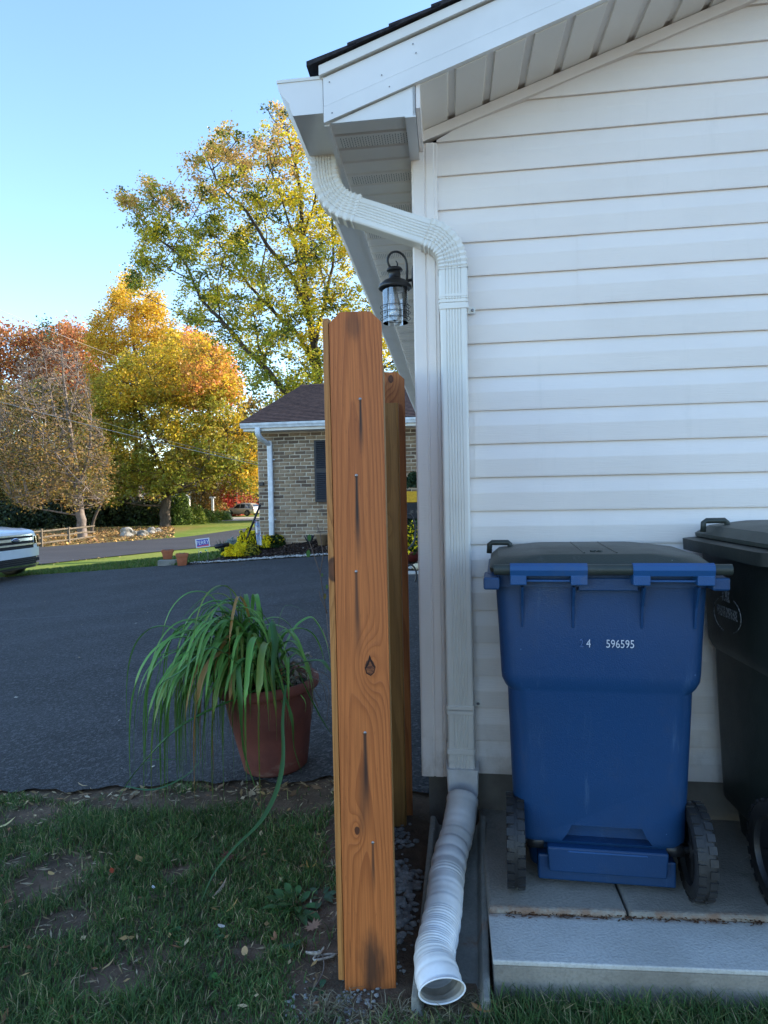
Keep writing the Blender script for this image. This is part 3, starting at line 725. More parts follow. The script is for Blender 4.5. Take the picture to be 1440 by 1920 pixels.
# splash block: sloping trough
m_ = MB(); A = Vector((.046, 1.745, 0)); B = Vector((.152, 2.53, 0)); wv = Vector((.205, -.01, 0))
secs = []
for t, zt in ((0, .046), (.5, .085), (1, .15)):
    c = A+(B-A)*t; zz = zt; q = wv*(1.0+.0*t)
    secs.append([c+Vector((0, 0, -.15)), c+q+Vector((0, 0, -.15)), c+q+Vector((0, 0, zz)), c+q*.91+Vector((0, 0, zz)), c+q*.84+Vector((0, 0, zz-.034-.028*(1-t))), c+q*.16+Vector((0, 0, zz-.034-.028*(1-t))), c+q*.09+Vector((0, 0, zz)), c+Vector((0, 0, zz))])
m_.loft(secs, True, True, False)
sp = m_.build('splash_block', M['splash']); bevel(sp, .006, 3); tag(sp, 'mossy grey concrete splash trough lying under the white drain hose', 'splash block')

# ------------------------------------------------------------ wheeled bins
def plastic(name, a, b, scuff):
    m = Mat(name, .42, .45)
    n = m.noise(1.8, detail=8, rough=.65); sc_ = m.noise(20, (1, 1, .12), 6, .7); dots = m.voro(26)
    c = m.mix(n.step(.35, .75), a, b)
    c = m.mix(sc_.step(.58, .80)*.38, c, scuff)
    c = m.mix(dots.step(.055, .025)*m.noise(3.1).step(.45, .6)*.8, c, tuple(min(1, q*1.8) for q in scuff))
    c = m.mix(m.noise(4, (1, 1, .5), 8, .75).step(.55, .75)*.25, c, (.10, .095, .085))
    m.color(c); m.bump(m.noise(260, detail=2)+m.noise(9)*1.5, .0007); m.rough(n.step(.3, .7, .38, .55)); return m.m
M['blue'] = plastic('blue_bin_plastic', (.007, .047, .140), (.005, .036, .105), (.10, .18, .30))
M['bluehi'] = plastic('blue_handle_plastic', (.010, .078, .235), (.009, .062, .18), (.15, .25, .42))
M['lidg'] = plastic('dark_green_lid_plastic', (.030, .040, .035), (.023, .031, .027), (.14, .15, .14))
M['greenb'] = plastic('dark_green_bin_plastic', (.010, .016, .014), (.007, .011, .010), (.05, .055, .05))
M['tyre'] = plastic('black_tyre', (.014, .014, .015), (.022, .022, .023), (.13, .12, .12))
M['axle'] = simple('black_axle', (.015, .015, .017), rough=.4)
M['white'] = simple('white_ink', (.62, .66, .72), (.40, .44, .52), .7, .2, 160)
M['greyink'] = simple('worn_grey_ink', (.25, .27, .29), (.05, .055, .06), .7, .2, 120, lo=.42, hi=.62)
def rrect(w, d, r, z, cx=0, cy=0, n=4):
    P = []
    for sx, sy, q in ((1, -1, -90), (1, 1, 0), (-1, 1, 90), (-1, -1, 180)):
        for k_ in range(n+1):
            a_ = math.radians(q+k_*90/n); P.append((cx+sx*(w/2-r)+r*math.cos(a_), cy+sy*(d/2-r)+r*math.sin(a_), z))
    return P
def wheel(par, x, z, y, r, w, T=None):
    # tyre with treads (sub-part pieces), rim and spokes; axis along x
    m_ = MB(); R = Matrix.Translation((x, y, z)) @ Matrix.Rotation(math.pi/2, 4, 'Y')
    prof = [(r*.70, -w/2), (r*.93, -w/2), (r*.975, -w*.40), (r*.985, -w*.15), (r*.985, w*.15), (r*.975, w*.40), (r*.93, w/2), (r*.70, w/2), (r*.66, w*.3), (r*.66, -w*.3), (r*.70, -w/2)]
    m_.lathe(prof, 40, R, caps=False)
    n = 26
    for j in range(n):
        a_ = 2*math.pi*j/n
        Rj = R @ Matrix.Rotation(a_, 4, 'Z')
        m_.box((r*.95, -.011, -w*.50), (r*1.012, .011, -w*.10), Rj); 
        Rk = R @ Matrix.Rotation(a_+math.pi/n, 4, 'Z'); m_.box((r*.95, -.011, w*.10), (r*1.012, .011, w*.50), Rk)
    wh = m_.build('wheel', M['tyre'], par)
    m_ = MB(); m_.lathe([(0, -w*.32), (.022, -w*.36), (.024, -w*.22), (r*.45, -w*.14), (r*.68, -w*.26), (r*.70, -w*.26), (r*.70, w*.26), (r*.68, w*.26), (r*.45, w*.14), (.024, w*.22), (.022, w*.36), (0, w*.32)], 32, R, caps=False)
    for j in range(5):
        Rj = R @ Matrix.Rotation(2*math.pi*j/5, 4, 'Z'); m_.box((.02, -.010, -w*.25), (r*.68, .010, w*.25), Rj)
    m_.build('rim', M['axle'], wh); return wh
def bin_(name, label, loc, rz, W, D, H, body, lidm, hi, wr, ho=0.0, wo=0.0, flange=1.06):
    b = thing(name, label, 'wheeled bin', 'wheeled bins on the pad', loc, rz)
    k = W/.60
    # body: upper box wider, step in, taper to the foot. y<0 faces the viewer (handle side)
    wt, dt = W, D; m_ = MB(); r = .05
    S_ = []
    zs_ = H*.955
    for z_, w_, d_, r_, cy_ in ((H*.955, wt*.985, dt*.985, .05, 0), (H*.80, wt*.955, dt*.965, .05, 0), (H*.66, wt*.935, dt*.945, .05, 0), (H*.638, wt*.928, dt*.935, .05, .0), (H*.617, wt*.90, dt*.925, .055, .003), (H*.605, wt*.872, dt*.92, .06, .004), (H*.35, wt*.845, dt*.87, .06, .008), (H*.16, wt*.82, dt*.835, .06, .010), (.150, wt*.81, dt*.82, .055, .012), (.140, wt*.79, dt*.80, .05, .016), (.135, wt*.70, dt*.70, .05, .03), (.03, wt*.66, dt*.66, .05, .04)):
        S_.append(rrect(w_, d_, r_, z_, 0, cy_, 5))
    m_.loft(S_, True, True, True); bd = m_.build('body', body, b, auto=28)
    # front face columns: two shallow vertical bulges left and right, foot recess
    yf = lambda z_: -D/2*(.985 if z_ > .6*H else .83+.09*(z_/H)/.6)+.012
    # foot: body wall carried down, pocket cut into it for tilting, inset base below
    y0 = -D*.405; w2 = W*.285
    cut = MB(); P = [(-W*.165, .207), (W*.165, .207), (W*.185, .180), (W*.215, .1525), (-W*.215, .1525), (-W*.185, .180)]
    cut.prism([(a+ho, -D, b_) for a, b_ in P], (0, D-D*.31, 0)); co = cut.build('cut', None, b)
    md = bd.modifiers.new('pocket', 'BOOLEAN'); md.object = co; md.operation = 'DIFFERENCE'; md.solver = 'EXACT'
    bpy.context.view_layer.update(); me2 = bpy.data.meshes.new_from_object(bd.evaluated_get(bpy.context.evaluated_depsgraph_get())); bd.modifiers.clear(); bd.data = me2; bpy.data.objects.remove(co)
    m_ = MB(); m_.hexa([(-w2*.97+ho, y0-.006, .060), (w2*.97+ho, y0-.006, .060), (w2*.97+ho, y0+.10, .060), (-w2*.97+ho, y0+.10, .060), (-w2+ho, y0-.010, .140), (w2+ho, y0-.010, .140), (w2+ho, y0+.12, .140), (-w2+ho, y0+.12, .140)])
    fp = m_.build('foot_panel', body, b); bevel(fp, .006, 3)
    m_ = MB(); m_.hexa([(-w2*.66+ho, y0-.012, .128), (w2*.66+ho, y0-.012, .128), (w2*.66+ho, y0+.0, .128), (-w2*.66+ho, y0+.0, .128), (-w2*.64+ho, y0-.0115, .132), (w2*.64+ho, y0-.0115, .132), (w2*.64+ho, y0+.0, .132), (-w2*.64+ho, y0+.0, .132)]); m_.build('foot_step', hi, b)
    m_ = MB(); m_.box((-w2*1.15+ho, y0+.02, .02), (w2*1.15+ho, y0+.2, .1)); bevel(m_.build('base_rail', body, b), .006)
    # rim flange
    m_ = MB(); m_.loft([rrect(W*(flange-.005), D*1.03, .055, H*.92, 0, 0, 5), rrect(W*flange, D*1.035, .055, H*.955, 0, 0, 5), rrect(W*1.02, D*1.0, .05, H*.960, 0, 0, 5)], True, True, True); m_.build('rim_flange', body, b, auto=30)
    yb = -D/2-.045; zb_ = H*.975; rb = .0155*k
    # hinge tube of the lid, two handle grips
    m_ = MB(); m_.tube([(-W*.525+ho, yb, zb_), (W*.525+ho, yb, zb_)], rb, 16); hg = m_.build('hinge_tube', lidm, b, auto=40)
    for sx in (-1, 1):
        x0_, x1_ = sorted((sx*W*.10, sx*W*.450)); x0_ += ho; x1_ += ho
        m_ = MB()
        # grip: curved strip hugging the tube
        secs = []
        for xx in (x0_, x1_):
            secs.append([(xx, yb+math.cos(q)*rb*1.25, zb_+math.sin(q)*rb*1.22) for q in [math.radians(v_) for v_ in (20, 60, 100, 140, 180, 215)]]+[(xx, yb-rb*.9, zb_-rb*1.05), (xx, yb+.02, zb_-rb*1.1), (xx, yb+.04, zb_-rb*.9)])
        m_.loft(secs, True, True, True); gr_ = m_.build('grip', hi, b, auto=35)
        for xx in (x0_, x1_-.045*k):
            m_ = MB(); m_.box((xx, yb-rb*1.0, zb_-rb*2.7), (xx+.045*k, yb+.06, zb_-rb*.9)); bevel(m_.build('grip_bracket', hi, gr_), .003)
        m_ = MB(); m_.box((x0_+.045*k, yb-rb*.3, zb_-rb*2.2), (x1_-.045*k, yb+.012, zb_-rb*1.8)); bevel(m_.build('grip_bar', hi, gr_), .002)
        # gussets running down the wall from the handle
        for xx in (x0_+.034*k, x1_-.034*k):
            m_ = MB(); P = [(xx, yb+.01, zb_-rb*3.2), (xx, -D*.48, zb_-rb*3.2), (xx, -D*.47, H*.80)]
            P = [(xx-.004, yb+.004, zb_-rb*3.2), (xx-.004, -D*.45, zb_-rb*3.2), (xx-.004, -D*.45, H*.80), (xx-.004, -D*.486, H*.80), (xx-.004, -D*.515, H*.865)]
            m_.prism(P, (.008, 0, 0)); bevel(m_.build('gusset', body, b), .002)
    # side ears under the rim
    for sx in (-1, 1):
        x0_, x1_ = sorted((sx*W*.47, sx*W*.545)); m_ = MB(); m_.box((x0_, -D/2-.055, H*.918), (x1_, -D/2+.09, H*.954)); bevel(m_.build('rim_ear', body, b), .006)
    m_ = MB(); m_.box((-W*.135+ho, -D/2-.020, H*.912), (W*.135+ho, -D/2+.02, H*.948)); bevel(m_.build('rim_plate', body, b), .003)
    # lid: domed, stepped sides, small lift handle at the back
    m_ = MB(); zl = H*.962
    m_.loft([rrect(W*1.03, D*1.06, .06, zl, 0, -.005, 5), rrect(W*1.035, D*1.065, .06, zl+.012, 0, -.005, 5), rrect(W*1.01, D*1.03, .07, zl+.022, 0, -.005, 5), rrect(W*.95, D*.97, .09, zl+.040, 0, 0, 5), rrect(W*.66, D*.93, .06, zl+.050, 0, .0, 5), rrect(W*.60, D*.90, .06, zl+.053, 0, 0, 5)], True, True, True)
    ld = m_.build('lid', lidm, b, auto=22)
    for xx in (-W*.065, W*.085):
        m_ = MB(); m_.box((xx-.003, -D*.42, zl+.04), (xx+.003, D*.40, zl+.0565)); bevel(m_.build('lid_rib', lidm, ld), .003)
    for sx in (-1,):
        m_ = MB(); xh = sx*W*.47
        m_.tube([(xh-.034*k, D*.30, zl+.020), (xh-.032*k, D*.30, zl+.052), (xh-.024*k, D*.30, zl+.058), (xh+.030*k, D*.30, zl+.058), (xh+.036*k, D*.30, zl+.052), (xh+.040*k, D*.30, zl+.030)], .0095, 8); m_.build('lift_handle', lidm, ld)
    # axle, axle mounts, wheels
    for sx in (-1, 1):
        m_ = MB(); m_.tube([(sx*W*.30+wo, -D*.345, wr), (sx*W*.44+wo, -D*.345, wr)], .012, 10); m_.build('axle', M['axle'], b)
    for sx in (-1, 1):
        m_ = MB(); m_.tube([(sx*W*.29+wo, -D*.345, wr), (sx*W*.37+wo, -D*.345, wr)], .022, 12); m_.build('axle_sleeve', M['axle'], b)
        wheel(b, sx*W*.428+wo, wr, -D*.345, wr, .052*k)
    return b
bw = at(978, 1692, 2.04)
BL = Vector((.675, 2.262, .122)); BR = math.radians(-9.5)
blue = bin_('wheeled_bin', 'blue wheeled recycling bin with dark green lid standing against the white siding', BL, BR, .625, .50, 1.03, M['blue'], M['lidg'], M['bluehi'], .138, .018, .012)
# stencilled number
zt = .84; yt = -.50/2*.965-.0015
TX = lambda x, y, z: Matrix.Translation((x, y, z)) @ Matrix.Rotation(math.pi/2-.02, 4, 'X')
text('lettering', '596595', .034, TX(.054, yt-.004, .778), M['white'], blue, .80)
text('lettering', '4', .034, TX(-.036, yt-.004, .778), M['white'], blue, .80)
text('faded_lettering', '2', .034, TX(-.056, yt-.0035, .778), simple('faded_ink', (.05, .11, .27), rough=.6), blue, .7)
# moulded mark on the lid
m_ = MB()
for j in range(4):
    a_ = j*math.pi/2; m_.tube([(.008*math.cos(a_)+.0*j, -.16+.008*math.sin(a_), 1.03*.962+.0545), (.020*math.cos(a_+.5), -.16+.02*math.sin(a_+.5), 1.03*.962+.0545), (.018*math.cos(a_+1.2), -.16+.018*math.sin(a_+1.2), 1.03*.962+.0545)], .0022, 5)
m_.build('recycling_mark', M['lidg'], blue)
GR = math.radians(-3)
green = bin_('wheeled_bin', 'taller dark green wheeled waste bin at the right edge beside the blue bin', (1.435, 2.145, .125), GR, .68, .60, 1.10, M['greenb'], M['lidg'], M['greenb'], .158, 0, 0, 1.16)
# worn oval company print on its left side
gx = -.68/2*.96-.002
TL = Matrix.Translation((gx-.006, .052, .822)) @ Matrix.Rotation(-math.pi/2, 4, 'Z') @ Matrix.Rotation(math.pi/2-.015, 4, 'X')
text('lettering', 'WASTE DISPOSAL', .047, TL, M['greyink'], green, .40)
text('lettering', 'YORK', .052, TL @ Matrix.Translation((-.012, .052, 0)), M['greyink'], green, .40)
for q0_, q1_ in ((-250, -105+0), (-60, 62)):
    m_ = MB(); m_.tube([TL @ Vector((-.0+.098*math.cos(math.radians(q_)), -.004+.058*math.sin(math.radians(q_)), 0)) for q_ in np.linspace(q0_, q1_, 24)], .0014, 5); m_.build('oval_line', M['greyink'], green)

# ------------------------------------------------------------ potted plant
pc = at(517, 1392, 3.40); pc.z = gh(pc.x, pc.y)+.018
plant = thing('potted_plant', 'big terracotta pot with long floppy green strap leaves spilling onto the driveway edge', 'potted plant')
m = Mat('aged_terracotta', .75, .25)
c = m.mix(m.noise(5, detail=8).step(.35, .7), (.185, .062, .048), (.115, .042, .037)); c = m.mix(m.noise(3, (1, 1, 2), 8, .7).step(.58, .75)*.5, c, (.34, .27, .23)); m.color(c); m.bump(m.noise(40), .003); M['terra'] = m.m
TP = Matrix.Translation(pc) @ Matrix.Rotation(-.07, 4, 'Y')
m_ = MB(); m_.lathe([(0, 0), (.145, 0), (.158, .012), (.175, .10), (.199, .24), (.203, .245), (.203, .26), (.207, .268), (.222, .385), (.246, .392), (.252, .405), (.252, .432), (.244, .442), (.228, .440), (.222, .42), (.215, .38), (0, .38)], 48, TP, caps=False); pot = m_.build('pot', M['terra'], plant, auto=50)
m_ = MB(); m_.lathe([(0, .395), (.1, .40), (.217, .39)], 24, TP, caps=False); m_.build('potting_soil', M['soil'], plant)
M['strap'] = leafmat('strap_leaf', .22, .4)
tops = TP @ Vector((0, 0, .40))
def strapleaf(P, w, colr, name='leaf', fold=.22):
    P = catmull([Vector(p) for p in P], 4); n = len(P); V = []; side = None
    for i, p in enumerate(P):
        t = (P[min(i+1, n-1)]-P[max(i-1, 0)]).normalized(); ref = Vector((0, 0, 1)) if abs(t.z) < .95 else Vector((1, 0, 0))
        a = t.cross(ref).normalized()
        if side is not None and a.dot(side) < 0: a = -a
        if side is not None: a = (a+side*1.5).normalized()
        side = a; b = a.cross(t).normalized(); f = i/(n-1)
        ww = w*(.55+.9*f if f < .3 else .82+.18*math.cos((f-.3)*2.2))*(1-max(0, f-.55)/.45*.92)
        V += [tuple(p-a*ww/2+b*ww*fold), tuple(p), tuple(p+a*ww/2+b*ww*fold)]
    F = np.array([(3*i+j, 3*i+j+1, 3*i+3+j+1, 3*i+3+j) for i in range(n-1) for j in range(2)])
    ca = np.repeat(np.linspace(0, 1, n), 3)[:, None]; c0 = np.array(colr); c1 = c0*np.array([1.25, 1.0, .9])
    return npmesh(name, V, F, M['strap'], c0*(1-ca)+c1*ca, plant, True)
rr = random.Random(11)
def greens(): 
    q = rr.random()
    if q < .06: return (.30, .20, .07)
    if q < .16: return (.13, .22, .045)
    k_ = rr.uniform(.75, 1.25); return (.10*k_, .27*k_, .058*k_)
cnt = 0
for i in range(235):
    az = rr.gauss(math.radians(236), .72) if rr.random() < .86 else rr.uniform(0, 6.28)
    L = (rr.uniform(.45, .85) if rr.random() < .5 else rr.uniform(.85, 1.25))*(1.0 if math.cos(az) < 0 else .62); el = rr.uniform(.85, 1.52)
    st = tops+Vector((-.075+rr.gauss(0, .065), rr.gauss(0, .055)-.01, 0))
    d = Vector((math.cos(az)*math.cos(el), math.sin(az)*math.cos(el), math.sin(el)))
    P = [st]; p = st.copy(); v = d*1.0; n = 9 if L < .85 else 13; kink = rr.randint(3, 6) if rr.random() < .45 else -1
    for k_ in range(n):
        p = p+v*(L/n); gz = gh(p.x, p.y)+.02+rr.random()*.01
        # keep clear of the pot wall
        rel = (p-pc); rel.z = 0
        lim = .205+max(0, (p.z-pc.z))*.11
        if p.z < tops.z-.0 and rel.length < lim: p += rel.normalized()*(lim-rel.length+.01)
        if p.z < gz: p.z = gz; v.z = max(v.z, 0); v = v.normalized()*.9
        P.append(p.copy())
        v.z -= .09+(.13 if n == 9 else .11)*k_+rr.uniform(-.05, .10)
        if k_ == kink: v.z -= .8
        v = v.normalized()
    strapleaf(P, rr.uniform(.012, .031), greens()); cnt += 1
def pl(pts, w=.020, c=(.045, .14, .032)): strapleaf([at(*q) for q in pts], w, c)
pl([(540, 1262, 3.25), (470, 1300, 3.1), (400, 1330, 3.0), (330, 1370, 2.95), (270, 1430, 2.93), (232, 1480, 2.95), (213, 1518, 2.86)], .026)
pl([(535, 1250, 3.2), (470, 1262, 3.05), (400, 1215, 3.0), (340, 1260, 2.95), (298, 1290, 2.95), (293, 1360, 2.95), (302, 1400, 2.95)], .022, (.06, .17, .05))
pl([(536, 1285, 3.12), (530, 1350, 3.0), (531, 1420, 2.9), (520, 1480, 2.78), (490, 1540, 2.62), (440, 1590, 2.48), (400, 1640, 2.36), (378, 1690, 2.24)], .020, (.06, .16, .06))
pl([(525, 1270, 3.2), (455, 1240, 3.05), (450, 1300, 2.98), (455, 1400, 2.92), (480, 1480, 2.83)], .024, (.055, .16, .04))
pl([(525, 1255, 3.25), (510, 1165, 3.2), (516, 1200, 3.1), (512, 1260, 3.02), (520, 1330, 3.0)], .030, (.04, .13, .045))
pl([(520, 1250, 3.3), (450, 1180, 3.3), (452, 1105, 3.3)], .022); pl([(530, 1250, 3.3), (505, 1200, 3.3), (510, 1160, 3.28), (512, 1195, 3.2)], .024); pl([(530, 1250, 3.3), (480, 1180, 3.25), (430, 1125, 3.2), (395, 1160, 3.15), (380, 1250, 3.1)], .016); pl([(530, 1255, 3.3), (520, 1190, 3.3), (535, 1135, 3.3), (580, 1150, 3.3)], .009); pl([(500, 1250, 3.3), (440, 1150, 3.3), (425, 1098, 3.3), (370, 1130, 3.2), (335, 1170, 3.1)], .014)
pl([(520, 1265, 3.2), (560, 1245, 3.1), (600, 1240, 3.05), (618, 1258, 3.0), (640, 1280, 3.02)], .026, (.05, .15, .05)); pl([(520, 1275, 3.2), (430, 1290, 3.1), (322, 1279, 3.0)], .010, (.20, .12, .07))
pl([(520, 1270, 3.2), (545, 1340, 3.02), (550, 1400, 3.0), (566, 1450, 2.98)], .016); pl([(270, 1428, 3.1), (300, 1425, 3.1), (360, 1424, 3.12)], .012); pl([(235, 1475, 3.0), (290, 1482, 2.96), (350, 1455, 3.0), (380, 1420, 3.05)], .020, (.05, .15, .06))
pl([(560, 1262, 3.2), (600, 1345, 3.3), (640, 1400, 3.3)], .014); 
# shrivelled grey stems and leaves at the right of the pot
V = []; F = []; Cc = []
for i in range(260):
    b_ = tops+Vector((.10+rr.gauss(0, .06), rr.gauss(-.02, .05), .02+rr.random()*.13)); n0 = len(V)
    a = Vector((rr.gauss(0, 1), rr.gauss(0, 1), rr.gauss(0, 1))).normalized()*rr.uniform(.008, .028); c_ = Vector((rr.gauss(0, 1), rr.gauss(0, 1), rr.gauss(0, 1))).normalized()*rr.uniform(.004, .012)
    V += [tuple(b_-a), tuple(b_+c_), tuple(b_+a), tuple(b_-c_)]; F.append((n0, n0+1, n0+2, n0+3)); k_ = rr.uniform(.5, 1.1); q = rr.random()
    cc = (.34, .31, .27) if q < .5 else ((.22, .13, .07) if q < .8 else (.14, .2, .14)); Cc += [tuple(x*k_ for x in cc)]*4
o = npmesh('withered_foliage', V, np.array(F), M['strap'], np.array(Cc), plant); o['kind'] = 'stuff'
for i in range(10):
    st = tops+Vector((rr.uniform(0, .16), rr.uniform(-.1, .05), 0)); m_ = MB()
    m_.tube(catmull([st, st+Vector((.03, -.02, .08)), st+Vector((.08+rr.random()*.1, -.05, .03+rr.random()*.05)), st+Vector((.11+rr.random()*.1, -.05, -.06-rr.random()*.1))], 4), .0018, 5); m_.build('withered_stem', M['barkpale'], plant)

# ------------------------------------------------------------ grass, litter, weeds near the camera
def pin(px, py, poly):
    inside = False; n = len(poly); j = n-1
    for i in range(n):
        xi, yi = poly[i]; xj, yj = poly[j]
        if (yi > py) != (yj > py) and px < (xj-xi)*(py-yi)/(yj-yi)+xi: inside = not inside
        j = i
    return inside
bare = [(90, 1650, 70, 45), (110, 1735, 60, 26), (215, 1838, 75, 30), (560, 1500, 90, 34), (250, 1505, 110, 16), (60, 1530, 60, 20), (400, 1500, 150, 20), (600, 1720, 45, 60), (600, 1840, 60, 80), (470, 1790, 30, 18), (640, 1560, 30, 70), (30, 1620, 26, 14), (330, 1640, 30, 12)]
BR_ = [(g(a, b), c, d) for a, b, c, d in bare]
def bareness(Xs, Ys):
    v = np.zeros_like(Xs)
    for p, c, d in BR_:
        sx = c*p.y/FPX; sy = d*p.y*p.y/(FPX*1.37); v = np.maximum(v, np.exp(-(((Xs-p.x)/sx)**2+((Ys-p.y)/sy)**2)*.9))
    return v
def wavy(Xs, Ys, s=1.0):
    return (np.sin(Xs*7.1*s+1.3*np.sin(Ys*5.3*s))+np.sin(Ys*8.7*s+1.7*np.sin(Xs*6.1*s+2))+np.sin((Xs+Ys)*13.3*s+np.sin((Xs-Ys)*9.1*s)))/3
def blades(name, n, x0, x1, y0, y1, hmin, hmax, w, ok, mat, cols, z0=0, ghf=None, lab=None):
    Xs = RNG.uniform(x0, x1, n); Ys = RNG.uniform(y0, y1, n)
    # gather blades in tufts
    k = n//14; tx = RNG.uniform(x0, x1, k); ty = RNG.uniform(y0, y1, k); idx = RNG.integers(0, k, n); tm = RNG.random(n) < .7
    Xs = np.where(tm, tx[idx]+RNG.normal(0, .013, n), Xs); Ys = np.where(tm, ty[idx]+RNG.normal(0, .013, n), Ys)
    keep = ok(Xs, Ys); Xs = Xs[keep]; Ys = Ys[keep]; idx = idx[keep]; n = len(Xs)
    Z = np.array([gh(a, b) for a, b in zip(Xs, Ys)])+z0
    H_ = RNG.uniform(hmin, hmax, n)*(1+.35*wavy(Xs, Ys, .6)); az = RNG.uniform(0, 6.283, n)*.6+(idx % 17)*.37*.4*6
    ln = RNG.uniform(.25, 1.25, n)*H_; th = az+1.57+RNG.normal(0, .5, n); W_ = w*RNG.uniform(.6, 1.3, n)
    V = np.zeros((n, 6, 3))
    for i, (f, lf, wf) in enumerate(((0, 0, 1), (.62, .32, .8), (1, 1, .12))):
        cx = Xs+np.cos(az)*ln*lf; cy = Ys+np.sin(az)*ln*lf; cz = Z+H_*(f-.25*lf*(ln/H_-.5).clip(0))
        V[:, 2*i] = np.stack([cx-np.cos(th)*W_*wf/2, cy-np.sin(th)*W_*wf/2, cz], 1)
        V[:, 2*i+1] = np.stack([cx+np.cos(th)*W_*wf/2, cy+np.sin(th)*W_*wf/2, cz], 1)
    b = np.arange(n)[:, None]*6
    F = np.concatenate([b+np.array([0, 1, 3, 2]), b+np.array([2, 3, 5, 4])]).reshape(-1, 4)
    c = np.array(cols); ci = c[RNG.choice(len(cols), n, p=[.34, .26, .22, .10, .08])]
    ci = ci*RNG.uniform(.7, 1.3, (n, 1))*(1+.25*wavy(Xs, Ys, 1.7))[:, None]
    Cc = np.repeat(ci, 6, 0); o = npmesh(name, V.reshape(-1, 3), F, mat, Cc); o['kind'] = 'stuff'
    if lab: o['label'] = lab
    return o
yn_arr = lambda Xs: np.interp(Xs, [p[0] for p in near_pts], [p[1] for p in near_pts])
def slabline(Xs): return 1.795-(Xs-.268)*math.tan(math.radians(5))
def ok_near(Xs, Ys):
    a = (Xs < -.185) & (Ys < yn_arr(Xs)-.03-.10*(.5+.5*wavy(Xs, Ys, 1.2)))
    bb_ = bareness(Xs, Ys); dens = 1-np.clip(bb_*1.55, 0, .985)
    dens = dens*np.clip(1.15+.55*wavy(Xs, Ys, .9), .45, 1)
    r = (Xs > .26) & (Ys < slabline(Xs)-.008-.012*(1+wavy(Xs*3, Ys)))
    c = (Xs > -.2) & (Xs < .3) & (Ys < 1.72) & (RNG.random(len(Xs)) < .25)
    return (a | r | c) & (RNG.random(len(Xs)) < dens)
gcols = [(.060, .125, .030), (.090, .165, .040), (.045, .092, .026), (.19, .20, .065), (.34, .28, .15)]
blades('grass', 230000, -3.6, -.15, 1.15, 3.6, .016, .044, .0032, ok_near, M['grass'], gcols, lab='short dark green lawn grass thinning to bare soil')
blades('grass', 60000, -.2, 2.2, 1.15, 1.82,   .026, .062, .0032, ok_near, M['grass'], gcols, lab='short grass growing along the front edge of the concrete pad')
def ok_dirt(Xs, Ys): return (bareness(Xs, Ys) > .25) & (Ys < yn_arr(Xs)+.01) & (Xs < -.17) | ((Xs > -.25) & (Xs < .27) & (Ys < 1.78))
def litter(name, n, x0, x1, y0, y1, ok, cols, smin, smax, lab, asp=.16, z0=.004, zr=.012):
    Xs = RNG.uniform(x0, x1, n); Ys = RNG.uniform(y0, y1, n); k = ok(Xs, Ys); Xs = Xs[k]; Ys = Ys[k]; n = len(Xs)
    Z = np.array([gh(a, b) for a, b in zip(Xs, Ys)])+z0+RNG.random(n)*zr
    az = RNG.uniform(0, 6.28, n); L = RNG.uniform(smin, smax, n)*RNG.uniform(.5, 1, n); W_ = L*asp*RNG.uniform(.5, 1.8, n); t = RNG.normal(0, .25, n)
    d = np.stack([np.cos(az), np.sin(az), t], 1)*L[:, None]; s_ = np.stack([-np.sin(az), np.cos(az), RNG.normal(0, .3, n)], 1)*W_[:, None]
    P = np.stack([Xs, Ys, Z], 1); V = np.stack([P-d, P+s_, P+d, P-s_], 1).reshape(-1, 3)
    F = np.arange(4*n).reshape(-1, 4); c = np.array(cols)[RNG.integers(0, len(cols), n)]*RNG.uniform(.6, 1.2, (n, 1))
    o = npmesh(name, V, F, M['litter'], np.repeat(c, 4, 0)); o['kind'] = 'stuff'; o['label'] = lab; return o
straw = [(.34, .26, .15), (.26, .18, .09), (.16, .11, .06), (.42, .34, .22), (.10, .065, .04)]
litter('straw_litter', 9000, -3, .3, 1.6, 3.6, ok_dirt, straw, .006, .028, 'dry straw and chips on the bare soil patches', .13)
ok_edge = lambda a, b: (abs(b-yn_arr(a)+.06) < .07*RNG.random(len(a))+.02) & (a < -.2)
litter('leaf_litter', 3600, -3, -.2, 2.8, 3.7, ok_edge, [(.45, .33, .18), (.36, .24, .11), (.22, .13, .07), (.5, .4, .26)], .010, .034, 'small dry leaves collected along the driveway edge', .28)
litter('leaf_litter', 420, -3, -.2, 1.5, 3.3, lambda a, b: b < yn_arr(a)-.1, [(.40, .25, .10), (.28, .13, .06), (.48, .36, .2)], .008, .026, 'scattered crumbs of brown leaf on the lawn', .35, .015)
ok_lot = lambda a, b: (b > yn_arr(a)+.1) & (b < 12)
litter('leaf_litter', 150, -6, 0, 3.3, 11.5, ok_lot, [(.45, .42, .36), (.35, .25, .14)], .008, .022, 'a few pale leaf scraps on the driveway', .3, .018, .004)
# gravel and hardened concrete lumps round the fence foot
V = MB(); rr = random.Random(5)
def rock(mb, c, r, fl=.6, rnd=rr, seg=1):
    pts = []
    import itertools
    for th_, rad, zz in [(0, 0, 1)]+[(k_*1.047, 1, .35) for k_ in range(6)]+[(k_*1.047+.5, 1, -.35) for k_ in range(6)]+[(0, 0, -1)]:
        q = r*rnd.uniform(.75, 1.2); pts.append((c[0]+math.cos(th_)*rad*q*.9, c[1]+math.sin(th_)*rad*q*.8, c[2]+zz*q*fl))
    fs = [(0, 1+k_, 1+(k_+1) % 6) for k_ in range(6)]+[(1+k_, 7+k_, 1+(k_+1) % 6) for k_ in range(6)]+[(1+(k_+1) % 6, 7+k_, 7+(k_+1) % 6) for k_ in range(6)]+[(13, 7+(k_+1) % 6, 7+k_) for k_ in range(6)]
    mb.add(pts, fs, False)
gm = MB()
